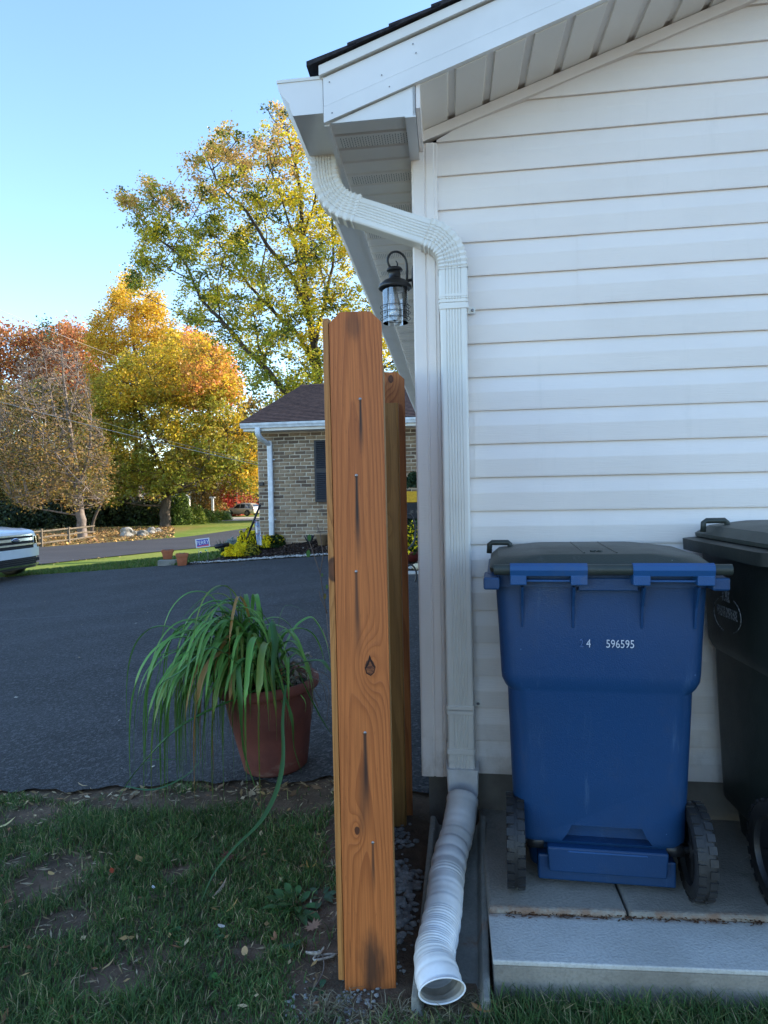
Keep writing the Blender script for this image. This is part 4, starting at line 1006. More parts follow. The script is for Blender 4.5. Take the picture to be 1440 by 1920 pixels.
for cx, cy, n, sp_, rm in ((-.10, 1.80, 160, .07, .007), (.02, 2.15, 190, .06, .013), (.04, 2.35, 110, .05, .017), (-.25, 1.78, 70, .06, .006), (.03, 2.62, 60, .05, .012), (-.02, 1.95, 120, .05, .007)):
    for i in range(n):
        a = cx+rr.gauss(0, sp_*.5); b = cy+rr.gauss(0, sp_)
        rock(gm, (a, b, gh(a, b)+rr.random()*.006), rm*rr.uniform(.3, 1.2))
o = gm.build('gravel', simple('grey_gravel', (.34, .325, .30), (.17, .16, .15), .95, .1, 30, bump=.003)); tag(o, 'grey gravel and mortar crumbs around the fence foot', kind='stuff')
# footing collars of the posts
for (px, py, Y_, r_) in ((700, 1548, 2.84, .09), (682, 1862, 1.93, .075)):
    c = at(px, py, Y_); m_ = MB(); P = []
    for k_ in range(14): 
        a_ = k_*2*math.pi/14; q = r_*rr.uniform(.8, 1.15); P.append((c.x+q*math.cos(a_)+.02, c.y+q*math.sin(a_)*.8, 0))
    zz = gh(c.x, c.y); m_.loft([[(a, b, zz-.05) for a, b, _ in P], [(c.x+(a-c.x)*.9, c.y+(b-c.y)*.9, zz+.012+rr.random()*.008) for a, b, _ in P], [(c.x+(a-c.x)*.5, c.y+(b-c.y)*.5, zz+.022) for a, b, _ in P]], True, True, False)
    f_ = m_.build('post_footing', M['splash'], fence)
def flatleaf(name, label, px, py, outline, size, rot, colr, par=None, lift=.02, curl=.25, cat='fallen leaf', group='fallen leaves on the lawn'):
    c = g(px, py); c.z += lift; n = len(outline); R = Matrix.Rotation(rot, 3, 'Z') @ Matrix.Rotation(.25, 3, 'X')
    V = [Vector((0, 0, size*.05))]+[Vector((a*size, b*size, curl*size*(a*a+b*b)+.04*size*math.sin(i*2.1))) for i, (a, b) in enumerate(outline)]
    V = [tuple(c+R @ v) for v in V]; F = np.array([(0, i+1, (i+1) % n+1) for i in range(n)])
    o = npmesh(name, V, F, M['litter'], np.tile(np.array(colr), (n+1, 1))); tag(o, label, cat, group); return o
oak = [(0, -1), (.12, -.6), (.5, -.75), (.35, -.35), (.85, -.3), (.4, 0), (.9, .35), (.35, .3), (.45, .8), (.1, .5), (0, 1.05), (-.12, .5), (-.5, .75), (-.35, .3), (-.9, .4), (-.4, 0), (-.8, -.35), (-.3, -.35), (-.45, -.8), (-.1, -.6)]
oval = [(0, -1), (.25, -.6), (.36, 0), (.25, .6), (0, 1), (-.25, .6), (-.36, 0), (-.25, -.6)]
slim = [(0, -1), (.12, -.5), (.15, 0), (.1, .5), (0, 1), (-.1, .5), (-.15, 0), (-.12, -.5)]
wide = [(0, -1), (.45, -.7), (.6, 0), (.45, .6), (0, 1), (-.5, .6), (-.6, 0), (-.4, -.7)]
FL = [('brown lobed oak leaf lying beside the fence board', 588, 1750, oak, .032, -1.2, (.26, .15, .10)), ('dark reddish brown oak leaf in the middle of the lawn', 426, 1618, oak, .034, .7, (.13, .05, .035)),
      ('round tan leaf standing on edge in the grass', 459, 1797, wide, .017, .1, (.55, .36, .17)), ('long curled pale brown leaf in the lawn', 414, 1680, slim, .046, -.35, (.36, .27, .20)),
      ('narrow ochre leaf just right of the long curled one', 436, 1713, slim, .032, -.5, (.52, .34, .12)), ('bright rust red scrap of leaf at mid lawn', 210, 1645, wide, .015, .5, (.40, .06, .02)),
      ('yellow tan leaf at the left of the lawn', 96, 1648, wide, .015, 1.2, (.55, .36, .14)), ('small white curled leaf by the clover', 415, 1749, wide, .013, 1.4, (.62, .60, .54)),
      ('two-toned amber leaf near the fence', 577, 1635, slim, .022, .3, (.60, .30, .08)), ('amber leaf tip beside its twin near the fence', 590, 1634, slim, .020, -.5, (.58, .30, .08)),
      ('orange brown leaf on the soil at the bottom edge right of the hose', 905, 1907, oval, .034, 1.5, (.42, .20, .08)), ('second orange leaf crossing the first near the hose mouth', 925, 1895, slim, .030, 1.0, (.40, .18, .07)),
      ('small brown leaf standing in the grass before the pad', 1066, 1862, oval, .014, .2, (.30, .18, .10)), ('pale yellow blade like leaf at the left edge by the driveway', 10, 1556, slim, .05, -.9, (.60, .50, .24)),
      ('upright brown leaf at lower left lawn', 106, 1817, slim, .024, .2, (.40, .22, .09)), ('long tan leaf on the bare patch at lower left', 204, 1822, slim, .024, -.6, (.42, .30, .14)),
      ('tiny white leaf fragment at mid lawn', 288, 1675, wide, .009, .8, (.66, .66, .68)), ('pale ovate leaf under the pot leaves', 155, 1481, slim, .03, 1.4, (.56, .42, .24)), ('orange leaf flake in front of the oak leaf', 516, 1768, oval, .016, .3, (.34, .17, .09))]
for lab, px, py, sh, sz, rot, c in FL: flatleaf('fallen_leaf', lab, px, py, sh, sz, rot, c)
def weed(label, px, py, n, r, lw, colr, cat='weed'):
    c = g(px, py); t = thing('broadleaf_weed', label, cat, 'broad leaved weeds in the lawn', c)
    rr2 = random.Random(int(px*7+py))
    for i in range(n):
        a_ = rr2.uniform(0, 6.28); L = r*rr2.uniform(.55, 1); b_ = Vector((math.cos(a_), math.sin(a_), 0))*r*rr2.uniform(0, .7); el = rr2.uniform(.15, .9)
        d = Vector((math.cos(a_)*math.cos(el), math.sin(a_)*math.cos(el), math.sin(el))); s_ = Vector((-math.sin(a_), math.cos(a_), rr2.uniform(-.2, .2)))
        V = []; prof = [(0, .12), (.25, .8), (.5, 1), (.75, .7), (1, .08)]
        for f, w_ in prof:
            p = b_+d*L*f+Vector((0, 0, .012-.35*L*f*f)); V += [tuple(p-s_*lw*w_+Vector((0, 0, .1*lw*w_))), tuple(p-Vector((0, 0, .1*lw))), tuple(p+s_*lw*w_+Vector((0, 0, .1*lw*w_)))]
        F = np.array([(3*q+j, 3*q+j+1, 3*q+4+j, 3*q+3+j) for q in range(4) for j in range(2)])
        k_ = rr2.uniform(.7, 1.3); npmesh('leaf', V, F, M['strap'], np.tile(np.array(colr)*k_, (15, 1)), t, True)
weed('leafy spreading weed with large oval leaves left of the fence foot', 556, 1706, 26, .085, .013, (.05, .125, .035))
weed('grey green weed rosette against the fence board', 603, 1690, 9, .05, .011, (.055, .10, .05))
weed('small bright clover tuft at the bottom of the lawn', 405, 1845, 7, .028, .009, (.06, .17, .035)); weed('clover leaves beside the white curled leaf', 403, 1762, 8, .028, .008, (.04, .12, .03))
weed('small clover at mid lawn between the pot leaves and the white scrap', 330, 1755, 6, .024, .008, (.05, .15, .045)); weed('low weed in front of the spreading one', 545, 1790, 9, .04, .010, (.04, .10, .035))
weed('clover patch at lower left lawn', 118, 1880, 10, .04, .007, (.06, .16, .035)); weed('bright sprig growing above the spreading weed', 528, 1655, 8, .035, .007, (.10, .20, .05))
weed('single round leaf weed in the grass before the pad', 1395, 1880, 6, .022, .009, (.06, .14, .035)); weed('leafy seedling under the fence at lower left of the board', 598, 1862, 5, .03, .010, (.035, .09, .04))
# knotted scrap of old rope by the fence foot
c = g(598, 1800); m_ = MB(); P = []
rr = random.Random(9)
for i in range(26): P.append(c+Vector((rr.gauss(0, .016), rr.gauss(0, .012), .012+rr.random()*.018)))
m_.tube(catmull(P, 3), .0034, 6); rope = m_.build('rope_knot', simple('frayed_grey_rope', (.42, .38, .33), (.24, .21, .18), .95, .1, 90, bump=.002, bscale=300)); tag(rope, 'knotted scrap of frayed grey rope in the soil by the fence foot', 'rope')
m_ = MB(); m_.tube(catmull([c+Vector((.01, 0, .02)), c+Vector((.02, -.05, .012)), c+Vector((.012, -.10, .012)), c+Vector((-.006, -.14, .01))], 4), .0016, 5); m_.build('rope_tail', M['barkpale'], rope)
# dry grass tussock at the bottom by the board
V = []; F = []; Cc = []
for cxp, cyp, n_, L0 in ((612, 1897, 150, .060), (690, 1915, 90, .05), (905, 1885, 130, .05), (955, 1868, 70, .045), (840, 1915, 120, .05), (750, 1905, 100, .05)):
    c = g(cxp, cyp)
    for i in range(n_):
        a_ = rr.uniform(0, 6.28); L = L0*rr.uniform(.4, 1.2); b_ = c+Vector((rr.gauss(0, .03), rr.gauss(0, .015), .002)); e = b_+Vector((math.cos(a_)*L, math.sin(a_)*L, rr.uniform(.0, .35)*L)); md = (b_+e)/2+Vector((0, 0, L*.22)); s_ = Vector((-math.sin(a_), math.cos(a_), 0))*.0011
        n0 = len(V); V += [tuple(b_-s_), tuple(b_+s_), tuple(md-s_), tuple(md+s_), tuple(e-s_*.3), tuple(e+s_*.3)]; F += [(n0, n0+1, n0+3, n0+2), (n0+2, n0+3, n0+5, n0+4)]
        cc = random.choice([(.22, .18, .10), (.15, .11, .065), (.09, .09, .04), (.30, .26, .17)]); Cc += [cc]*6
o = npmesh('dry_grass', V, np.array(F), M['litter'], np.array(Cc)); tag(o, 'dry straw coloured tussocks along the bottom by the fence and hose', kind='stuff')
# pale strands on the driveway behind the fence, thin twig shrub left of the fence
twig = thing('sapling', 'spindly leafless sapling with a few leaves just left of the fence', 'sapling')
m_ = MB()
for pts in ([(612, 1150, 2.6), (600, 1075, 2.6), (585, 1030, 2.6), (578, 1010, 2.6)], [(600, 1075, 2.6), (606, 1040, 2.6), (600, 1000, 2.6), (594, 985, 2.6)], [(640, 1260, 2.6), (617, 1200, 2.6), (612, 1150, 2.6)], [(622, 1225, 2.6), (612, 1200, 2.6), (606, 1180, 2.6)], [(614, 1150, 2.6), (600, 1118, 2.6), (598, 1108, 2.6)], [(640, 1260, 2.6), (660, 1380, 2.62), (668, 1500, 2.65)]):
    m_.tube([at(*p) for p in pts], .0016, 5)
m_.build('stem', M['barkpale'], twig)
for (px, py, c, sz) in ((578, 1038, (.07, .17, .04), .020), (580, 1008, (.07, .17, .04), .018), (609, 1118, (.16, .14, .04), .016), (613, 1100, (.10, .18, .05), .012), (604, 1078, (.10, .17, .06), .010)):
    p = at(px, py, 2.6); V = [p+Vector((a*sz*.7, b*sz*.5, b*sz*.7)) for a, b in wide]; npmesh('leaf', [tuple(v) for v in [p]+V], np.array([(0, i+1, (i+1) % 8+1) for i in range(8)]), M['leaf'], np.tile(np.array(c), (9, 1)), twig)

# ------------------------------------------------------------ neighbour's brick house
NA = math.radians(10); N0 = at(487, 1010, 14.5); NB = .335
NX = Vector((math.cos(NA), -math.sin(NA), 0)); NY = Vector((math.sin(NA), math.cos(NA), 0)); N0.z = 0
def NH(u, v, z): return N0+NX*u+NY*v+Vector((0, 0, z))
nh = thing('brick_house', 'single storey tan brick house with brown gable roof behind the driveway', 'house')
m = Mat('mixed_tan_brick', .92, .15)
oi = m.nt.nodes.new('ShaderNodeObjectInfo'); r1 = X(m.nt, oi.outputs['Random'])
n = m.noise(9, detail=6, rough=.7)
c = m.mix(r1.step(0, .6), (.265, .175, .11), (.33, .235, .15)); c = m.mix((r1*7.3).fract().step(.6, .95)*.8, c, (.10, .072, .06)); c = m.mix(n.step(.5, .72)*.5, c, (.13, .095, .075)); c = m.mix((r1*13.7).fract().step(.75, 1)*.6, c, (.38, .29, .21))
m.color(c); m.bump(m.noise(40)+n, .006); M['brick'] = m.m
m = Mat('mixed_tan_brickwork', .92, .15)
gg = m.nt.nodes.new('ShaderNodeNewGeometry'); r1 = X(m.nt, gg.outputs['Random Per Island'])
c = m.mix(r1.step(0, .6), (.33, .215, .15), (.40, .29, .20)); c = m.mix((r1*7.3).fract().step(.62, .95)*.8, c, (.15, .10, .08)); m.color(c); M['brick2'] = m.m
M['mortar'] = simple('pale_mortar', (.68, .60, .48), (.58, .50, .40), .95, .1, 4, bump=.004)
CHT, BWD = .0757, .232
m_ = MB(); m_.hexa([NH(.0, .012, -.4), NH(9, .012, -.4), NH(9, 7.6, -.4), NH(0, 7.6, -.4), NH(0, .012, 2.62), NH(9, .012, 2.62), NH(9, 7.6, 2.62), NH(0, 7.6, 2.62)]); m_.build('mortar_wall', M['mortar'], nh)
rr = random.Random(21); protos = []
for i in range(7):
    m_ = MB(); j = lambda s_: rr.uniform(-s_, s_)
    w_, h_ = .210, .060
    front = [(j(.004), j(.004)), (w_+j(.004), j(.005)), (w_+j(.005), h_+j(.004)), (j(.004), h_+j(.005))]
    mid = [(w_/2, j(.003)), (w_/2, h_+j(.003))]
    fp_ = [front[0], mid[0], front[1], front[2], mid[1], front[3]]
    m_.loft([[(a, .02, b) for a, b in fp_], [(a, .004, b) for a, b in fp_], [(.004+a*.965, -.003+j(.002), .002+b*.93) for a, b in fp_]], True, True, False)
    me = m_.mesh('brick'); me.materials.append(M['brick']); protos.append(me)
rest = MB(); nb = 0
for row in range(38):
    z = NB-.25+row*CHT
    if z+CHT > 2.63: break
    off = (row % 2)*BWD/2+(.03 if row % 5 == 0 else 0)
    uu = -off
    while uu < 5.2:
        u0_ = max(uu, 0); L = min(uu+BWD, 5.3)-u0_
        ce = NH(u0_+L/2, 0, z+.03); 
        vx = 720+FPX*ce.x/ce.y
        vis = (z > NB-.06) and (L > .08) and (ce.x/ce.y*FPX+720 < 620 or 764 < ce.x/ce.y*FPX+720+3 < 792)
        win = 1.64 < u0_+L/2 < 2.72 and NB+.75 < z+.03 < NB+2.06
        if not win:
            if vis and nb < 298:
                o = bpy.data.objects.new('brick', protos[rr.randrange(7)]); COL.objects.link(o); o.parent = nh; nb += 1
                T = frame(NH(u0_+.011, .0, z+rr.uniform(-.002, .002)), NX, NY, (0, 0, 1)); sx = (L-.022)/.210
                o.matrix_local = T @ Matrix.Rotation(rr.uniform(-.012, .012), 4, 'Y') @ Matrix.Diagonal((sx, 1, 1, 1))
            elif z > NB-.1:
                rest.box((.011, .0, .004), (L-.011, .02, .064), frame(NH(u0_, 0, z), NX, NY, (0, 0, 1)))
        uu += BWD
print('bricks', nb)
rest.build('brickwork', M['brick2'], nh)['kind'] = 'stuff'
nt_ = frame(NH(0, 0, 0), NX, NY, (0, 0, 1))
# window with shutters (partly behind the fence)
m_ = MB(); m_.box((1.62, -.02, NB+.80), (2.72, .03, NB+2.06), nt_); wf = m_.build('window', M['alu'], nh)
m_ = MB(); m_.box((1.68, -.026, NB+.86), (2.66, -.021, NB+2.0), nt_); m_.build('pane', M['cglass'], wf)
M['shut'] = simple('black_shutter', (.016, .018, .026), rough=.45, spec=.4)
for a in (1.235, 2.75):
    m_ = MB(); m_.box((a, -.035, NB+.79), (a+.36, -.003, NB+2.07), nt_); sh = m_.build('shutter', M['shut'], nh); bevel(sh, .006)
    m_ = MB()
    for zc in range(30):
        z_ = NB+.85+zc*.040
        if abs(z_-NB-1.43) < .03: continue
        m_.add([(a+.045, -.037, z_), (a+.315, -.037, z_), (a+.315, -.046, z_+.012), (a+.045, -.046, z_+.012), (a+.045, -.037, z_+.030), (a+.315, -.037, z_+.030)], [(0, 1, 2, 3), (3, 2, 5, 4)], False, nt_)
    m_.build('louvre', M['shut'], sh)['kind'] = 'stuff'
# soffit, fascia, gutter, downspout
ez_ = 2.66
m_ = MB(); m_.box((-.13, -.40, 2.60), (9.3, .0, 2.612), nt_); m_.build('soffit', M['soffit'], nh)
m_ = MB(); m_.box((-.14, -.42, 2.60), (9.3, -.40, 2.74), nt_); m_.build('fascia', M['alu'], nh)
m_ = MB(); prof = [(-.42, 2.755), (-.42, 2.655), (-.50, 2.655), (-.512, 2.69), (-.530, 2.715), (-.536, 2.755), (-.528, 2.755), (-.52, 2.71), (-.495, 2.665), (-.43, 2.665), (-.43, 2.755)]
m_.loft([[nt_ @ Vector((-.17, a, b)) for a, b in prof], [nt_ @ Vector((9.3, a, b)) for a, b in prof]], True, True, False); ng = m_.build('gutter', simple('pale_blue_white_metal', (.74, .78, .82), rough=.35), nh)
pal = ng.data.materials[0]
pts = [(.19, -.47, 2.66), (.19, -.47, 2.55), (.21, -.36, 2.45), (.27, -.10, 2.35), (.29, -.06, 2.25), (.29, -.06, .45)]
m_ = MB(); P = catmull([nt_ @ Vector(p) for p in pts], 4); secs = []
for i_, p in enumerate(P):
    t = (P[min(i_+1, len(P)-1)]-P[max(i_-1, 0)]).normalized(); b_ = NX.cross(t).normalized(); secs.append([p+NX*a*.052+b_*b*.036 for a, b in ((-1, -.7), (-.7, -1), (.7, -1), (1, -.7), (1, .7), (.7, 1), (-.7, 1), (-1, .7))])
m_.loft(secs, True, True, False); dsn = m_.build('downspout', pal, nh)
for z_ in (2.03, .78): 
    m_ = MB(); m_.box((.20, -.024, z_-.012), (.38, -.0165, z_+.012), nt_); m_.build('strap', pal, dsn)
# roof: stepped shingle courses
m = Mat('brown_shingle', .95, .1); n = m.noise(7, (1, 1, 4), 6, .75); vcol = m.voro(6, (1, 2.5, 2.5), 'Color')
c = m.mix(n.step(.35, .65), (.088, .062, .060), (.038, .030, .033)); m.color(c); m.bump(m.noise(60), .01); M['shin2'] = m.m
m_ = MB(); RY = 3.9; RZ = 2.765; SLP = .315
k_ = 0
while True:
    v0 = -.50+k_*.142; 
    if v0 > RY: break
    v1 = min(v0+.15, RY+.05); z0_, z1_ = RZ+SLP*(v0+.5), RZ+SLP*(v1+.5)
    m_.hexa([nt_ @ Vector(p) for p in ((-.19, v0, z0_-.005), (9.4, v0, z0_-.005), (9.4, v1, z1_-.01), (-.19, v1, z1_-.01), (-.19, v0, z0_+.018), (9.4, v0, z0_+.018), (9.4, v1, z1_+.002), (-.19, v1, z1_+.002))]); k_ += 1
rz = RZ+SLP*(RY+.5)
m_.hexa([nt_ @ Vector(p) for p in ((-.19, RY, rz-.01), (9.4, RY, rz-.01), (9.4, 8.3, RZ-.01), (-.19, 8.3, RZ-.01), (-.19, RY, rz+.02), (9.4, RY, rz+.02), (9.4, 8.3, RZ+.02), (-.19, 8.3, RZ+.02))])
rf_ = m_.build('roof', M['shin2'], nh)
m_ = MB()
kk = -.19
while kk < 9.3:
    m_.hexa([nt_ @ Vector(p) for p in ((kk, RY-.14, rz-.02), (kk+.30, RY-.14, rz-.026), (kk+.30, RY+.14, rz-.026), (kk, RY+.14, rz-.02), (kk, RY, rz+.036), (kk+.30, RY, rz+.028), (kk+.30, RY+.01, rz+.028), (kk, RY+.01, rz+.036))]); kk += .28
m_.build('ridge_cap', M['shin2'], rf_)
m_ = MB(); m_.prism([nt_ @ Vector(p) for p in ((-.0, .0, 2.6), (-.0, 7.6, 2.6), (-.0, RY-.2, rz-.06))], NX*.05); m_.build('gable', M['alu'], nh)
# small black lamp and vent on the corner
m_ = MB(); m_.box((.02, -.06, 1.50), (.13, -.004, 1.56), nt_); m_.box((.05, -.10, 1.485), (.14, -.06, 1.53), nt_); bevel(m_.build('wall_tap', M['black'], nh), .006)

# ------------------------------------------------------------ mulch bed, white stones, plants in it
def bedz(q, y_):
    a = yfar(q)+.12; t_ = (y_-a)/1.6; return .0
bx_ = [g(352, 1062).x+.03+.0]+[-4.2+.15*i for i in range(48)]
x0b = g(350, 1061).x; bx_ = [x0b+(3.4-x0b)*i/60 for i in range(61)]
def bback(q): return yfar(q)+.16+1.75*sst((q-x0b)/1.6) if q < -2.5 else 14.5-.176*(q+2.55)+.02
def bed_extra(q, y_):
    t_ = (y_-yfar(q))/2.0; return .02+.26*sst(t_)*sst((q-x0b)/1.7)
bed = sheet('mulch_bed', bx_, lambda q: yfar(q)+.02, bback, 16, M['mulch'], .0, extra=bed_extra)
bed['label'] = 'dark brown mulch bed along the brick house'
bdz = lambda q, y_: gh(q, y_)+bed_extra(q, y_)
def bedpt(px, py):    # where a pixel ray meets the bed
    d = ray(px, py); Y_ = 9.5
    while Y_ < 16:
        p = Vector((0, 0, CH))+d*(Y_/d.y)
        if p.y > yfar(p.x) and p.z < bdz(p.x, p.y): return Vector((p.x, p.y, bdz(p.x, p.y)))
        Y_ += .01
    return Vector((p.x, p.y, bdz(p.x, p.y)))
n_ = 9000; Xs = RNG.uniform(x0b, 3, n_); U_ = RNG.uniform(.04, 1, n_); Ys = np.array([yfar(q)+u_*(bback(q)-yfar(q)) for q, u_ in zip(Xs, U_)]); Zs = np.array([bdz(a, b) for a, b in zip(Xs, Ys)])+RNG.random(n_)*.02
az = RNG.uniform(0, 6.28, n_); L = RNG.uniform(.01, .045, n_); d = np.stack([np.cos(az), np.sin(az), RNG.normal(0, .35, n_)], 1)*L[:, None]; s_ = np.stack([-np.sin(az), np.cos(az), RNG.normal(0, .6, n_)], 1)*(L*.35)[:, None]; P = np.stack([Xs, Ys, Zs], 1)
V = np.stack([P-d, P+s_, P+d, P-s_], 1).reshape(-1, 3); cc = np.array([(.03, .019, .015), (.07, .045, .035), (.12, .08, .06), (.2, .16, .13)])[RNG.choice(4, n_, p=[.45, .35, .15, .05])]
o = npmesh('mulch_chips', V, np.arange(4*n_).reshape(-1, 4), M['litter'], np.repeat(cc, 4, 0)); tag(o, 'loose bark chips on the mulch bed', kind='stuff')
gm = MB(); rr = random.Random(8)
for i in range(1500):
    q = rr.uniform(x0b+.05, 3.0); y_ = yfar(q)+abs(rr.gauss(.09, .055)); rock(gm, (q, y_, bdz(q, y_)+.012+rr.random()*.012), rr.uniform(.010, .027), .6, rr)
o = gm.build('edging_stones', simple('white_stone', (.50, .49, .47), (.28, .27, .26), .8, .3, 14)); tag(o, 'row of loose white stones edging the mulch bed', kind='stuff')
# flower mounds: dark leaves below, petals clustered on top
def bush(name, label, cat, c, rx, ry, rz_, nl, nfl, leafc, flc, ls=.03, fs=.026, group=None, mat='leaf', top=.1):
    t = thing(name, label, cat, group, c)
    def cloud(n, cols, s_, r0, zmin, nm):
        v = RNG.normal(0, 1, (n, 3)); v /= np.linalg.norm(v, axis=1)[:, None]; v[:, 2] = np.abs(v[:, 2]); r = r0+(1.03-r0)*RNG.random(n)**.5
        v = v[v[:, 2] > zmin]; r = r[:len(v)]; n = len(v)
        lump = 1+.16*np.sin(v[:, 0]*6+1)*np.sin(v[:, 1]*5)+.10*np.sin(v[:, 0]*13+v[:, 2]*9)
        P = v*np.array([rx, ry, rz_])*(r*lump)[:, None]
        a = RNG.normal(0, 1, (n, 3)); a /= np.linalg.norm(a, axis=1)[:, None]; b = np.cross(a, RNG.normal(0, 1, (n, 3))); b /= np.linalg.norm(b, axis=1)[:, None]
        L = s_*RNG.uniform(.6, 1.3, (n, 1)); V = np.stack([P-a*L, P+b*L*.55, P+a*L, P-b*L*.55], 1).reshape(-1, 3)
        cc = np.array(cols)[RNG.integers(0, len(cols), n)]*RNG.uniform(.7, 1.25, (n, 1))
        return npmesh(nm, V, np.arange(4*n).reshape(-1, 4), M['needle'] if nm == 'blossoms' else M[mat], np.repeat(cc, 4, 0), t)
    cloud(nl, leafc, ls, .25, 0, 'foliage')['kind'] = 'stuff'
    if nfl: cloud(nfl, flc, fs, .93, top, 'blossoms')['kind'] = 'stuff'
    return t
gl_ = [(.035, .07, .02), (.06, .10, .02), (.02, .045, .015)]; yel = [(.88, .70, .012), (.92, .78, .03), (.78, .56, .01)]
def bp(px, py): return bedpt(px, py)
grp = 'mounds of yellow chrysanthemums in the mulch bed'
bush('chrysanthemum', 'brightest low mound of yellow mums at the front of the bed', 'flowers', bp(447, 1043), .30, .24, .24, 1200, 6500, gl_, yel, group=grp)
bush('chrysanthemum', 'taller greener mound of mums behind the bright yellow one', 'flowers', bp(466, 1034), .25, .22, .42, 2200, 2600, gl_, yel, group=grp, top=.25)
bush('chrysanthemum', 'olive mum mound right of the bright yellow one', 'flowers', bp(474, 1041), .15, .14, .20, 900, 420, gl_, [(.5, .4, .03), (.35, .3, .03)], group=grp)
bush('chrysanthemum', 'mound of mums below the white downspout of the brick house', 'flowers', bp(503, 1027), .15, .14, .24, 900, 1600, gl_, yel, group=grp)
bush('chrysanthemum', 'dark leafy mound beside the downspout flowers', 'flowers', bp(519, 1025), .18, .15, .24, 1600, 110, gl_, yel, group=grp, top=.3)
bush('silver_shrub', 'silvery blue foliage plant at the left of the flower bed', 'plant', bp(436, 1022), .20, .18, .24, 1500, 0, [(.30, .38, .38), (.20, .28, .28), (.4, .46, .45)], [], ls=.022)
def spiky(name, label, c, n, L0, colr, w_=.016):
    t = thing(name, label, 'plant', None, c); V = []; F = []; Cc = []; r3 = random.Random(n)
    for i in range(n):
        a_ = r3.uniform(0, 6.28); el = r3.uniform(.25, 1.35); L = L0*r3.uniform(.7, 1.1); d = Vector((math.cos(a_)*math.cos(el), math.sin(a_)*math.cos(el), math.sin(el))); s_ = Vector((-math.sin(a_), math.cos(a_), 0))*w_/2
        m0 = d*L*.5; e = d*L-Vector((0, 0, L*.1)); n0 = len(V); V += [tuple(-s_), tuple(s_), tuple(m0-s_), tuple(m0+s_), tuple(e-s_*.1), tuple(e+s_*.1)]; F += [(n0, n0+1, n0+3, n0+2), (n0+2, n0+3, n0+5, n0+4)]; k_ = r3.uniform(.6, 1.3); Cc += [tuple(x*k_ for x in colr)]*6
    npmesh('blades', V, np.array(F), M['leaf'], np.array(Cc), t)['kind'] = 'stuff'; return t
spiky('yucca', 'spiky green yucca left of the silvery plant', bp(417, 1026), 60, .40, (.075, .12, .06))
# lawn sign, glass balls, drain pipe, leaning pole, garden flag
sg = thing('yard_sign', 'small blue and white yard sign on a wire stake behind the bed', 'sign', None, g(380, 1034) if False else at(380, 1030, 14.0))
sp0 = at(380, 1018, 14.0)
sg.location = (0, 0, 0)
m = Mat('sign_print', .6, .3); x_, y_, z_ = m.xyz('Generated'); n = m.noise(3)
c = m.mix((z_-x_*.25).step(.08, .12), (.62, .10, .16), (.07, .08, .42)); m.color(c); signm = m.m
TS = frame(sp0, Vector((1, .10, .06)), Vector((-.0, 1, 0)), None)
TS = Matrix.Translation(sp0) @ Matrix.Rotation(-.10, 4, 'Y') @ Matrix.Rotation(.08, 4, 'Z')
wv_ = .142; hv_ = .092
m_ = MB(); m_.box((-wv_, 0, -hv_), (wv_, .008, hv_), TS); m_.build('panel', simple('sign_white', (.75, .75, .77)), sg)
m_ = MB(); m_.box((-wv_*.84, -.002, -hv_*.78), (wv_*.84, -.0005, hv_*.78), TS); m_.build('print', signm, sg)
text('lettering', 'PERRY', .115, TS @ Matrix.Translation((0, -.006, .005)) @ Matrix.Rotation(math.pi/2, 4, 'X'), simple('sign_ink', (.85, .86, .9)), sg, .78, .001)
for sx in (-.09, .09):
    m_ = MB(); a_ = TS @ Vector((sx, .004, -hv_)); m_.tube([a_, (a_.x, a_.y, gh(a_.x, a_.y)-.02)], .004, 6); m_.build('wire_stake', M['steel'], sg)
def ball(label, px, py, Y_, r, col):
    p = g(px, py+6); Y_ = p.y; p = Vector((p.x, p.y, bdz(p.x, p.y) if p.y > yfar(p.x) else p.z))+Vector((0, 0, r+.02)); m_ = MB(); m_.lathe([(r*math.sin(k_*math.pi/10), -r*math.cos(k_*math.pi/10)) for k_ in range(11)], 18, Matrix.Translation(p), caps=False)
    o = m_.build('garden_ball', simple('ball_'+label.split()[0], col, tuple(x*.6 for x in col), .15, .7)); tag(o, label, 'garden ornament', 'glass garden balls in the bed')
    m_ = MB(); m_.tube([(p.x, p.y, p.z-r), (p.x, p.y, gh(p.x, p.y)-.05)], .008, 6); m_.build('stake', M['black'], o)
ball('blue glass garden ball below the yard sign', 376.5, 1033, 13.3, .038, (.02, .04, .35)); ball('teal glass garden ball right of the blue one', 386, 1029, 13.4, .040, (.02, .22, .17))
m_ = MB(); a_ = at(404, 1025, 13.7); b_ = at(428, 1021, 13.9); m_.tube([a_, b_], .045, 14); m_.build('x', None) if False else None
o = m_.build('drain_pipe', simple('black_plastic_pipe', (.012, .013, .018), rough=.35)); tag(o, 'black drain pipe lying at the left end of the mulch bed', 'pipe')
m_ = MB(); m_.tube([at(468, 996, 13.9), at(488, 946, 13.9)], .022, 10); o = m_.build('leaning_pole', simple('black_pole', (.016, .014, .014), rough=.5)); tag(o, 'black pole leaning beside the corner of the brick house', 'pole')
m_ = MB(); m_.tube([at(462, 1012, 13.9), at(468, 996, 13.9)], .014, 8); m_.build('pole_foot', M['black'], o)
fl = thing('garden_flag', 'small patterned garden flag hanging by the brick house corner', 'garden flag')
V = []; F = []
for i in range(7):
    for j in range(6):
        f = i/6; p0 = at(477+j*1.9+f*5, 976+f*45, 13.75+.04*math.sin(j*1.6+i*.8)); V.append(tuple(p0+Vector((0, 0, -.004*j))))
F = np.array([(i*6+j, i*6+j+1, i*6+j+7, i*6+j+6) for i in range(6) for j in range(5)])
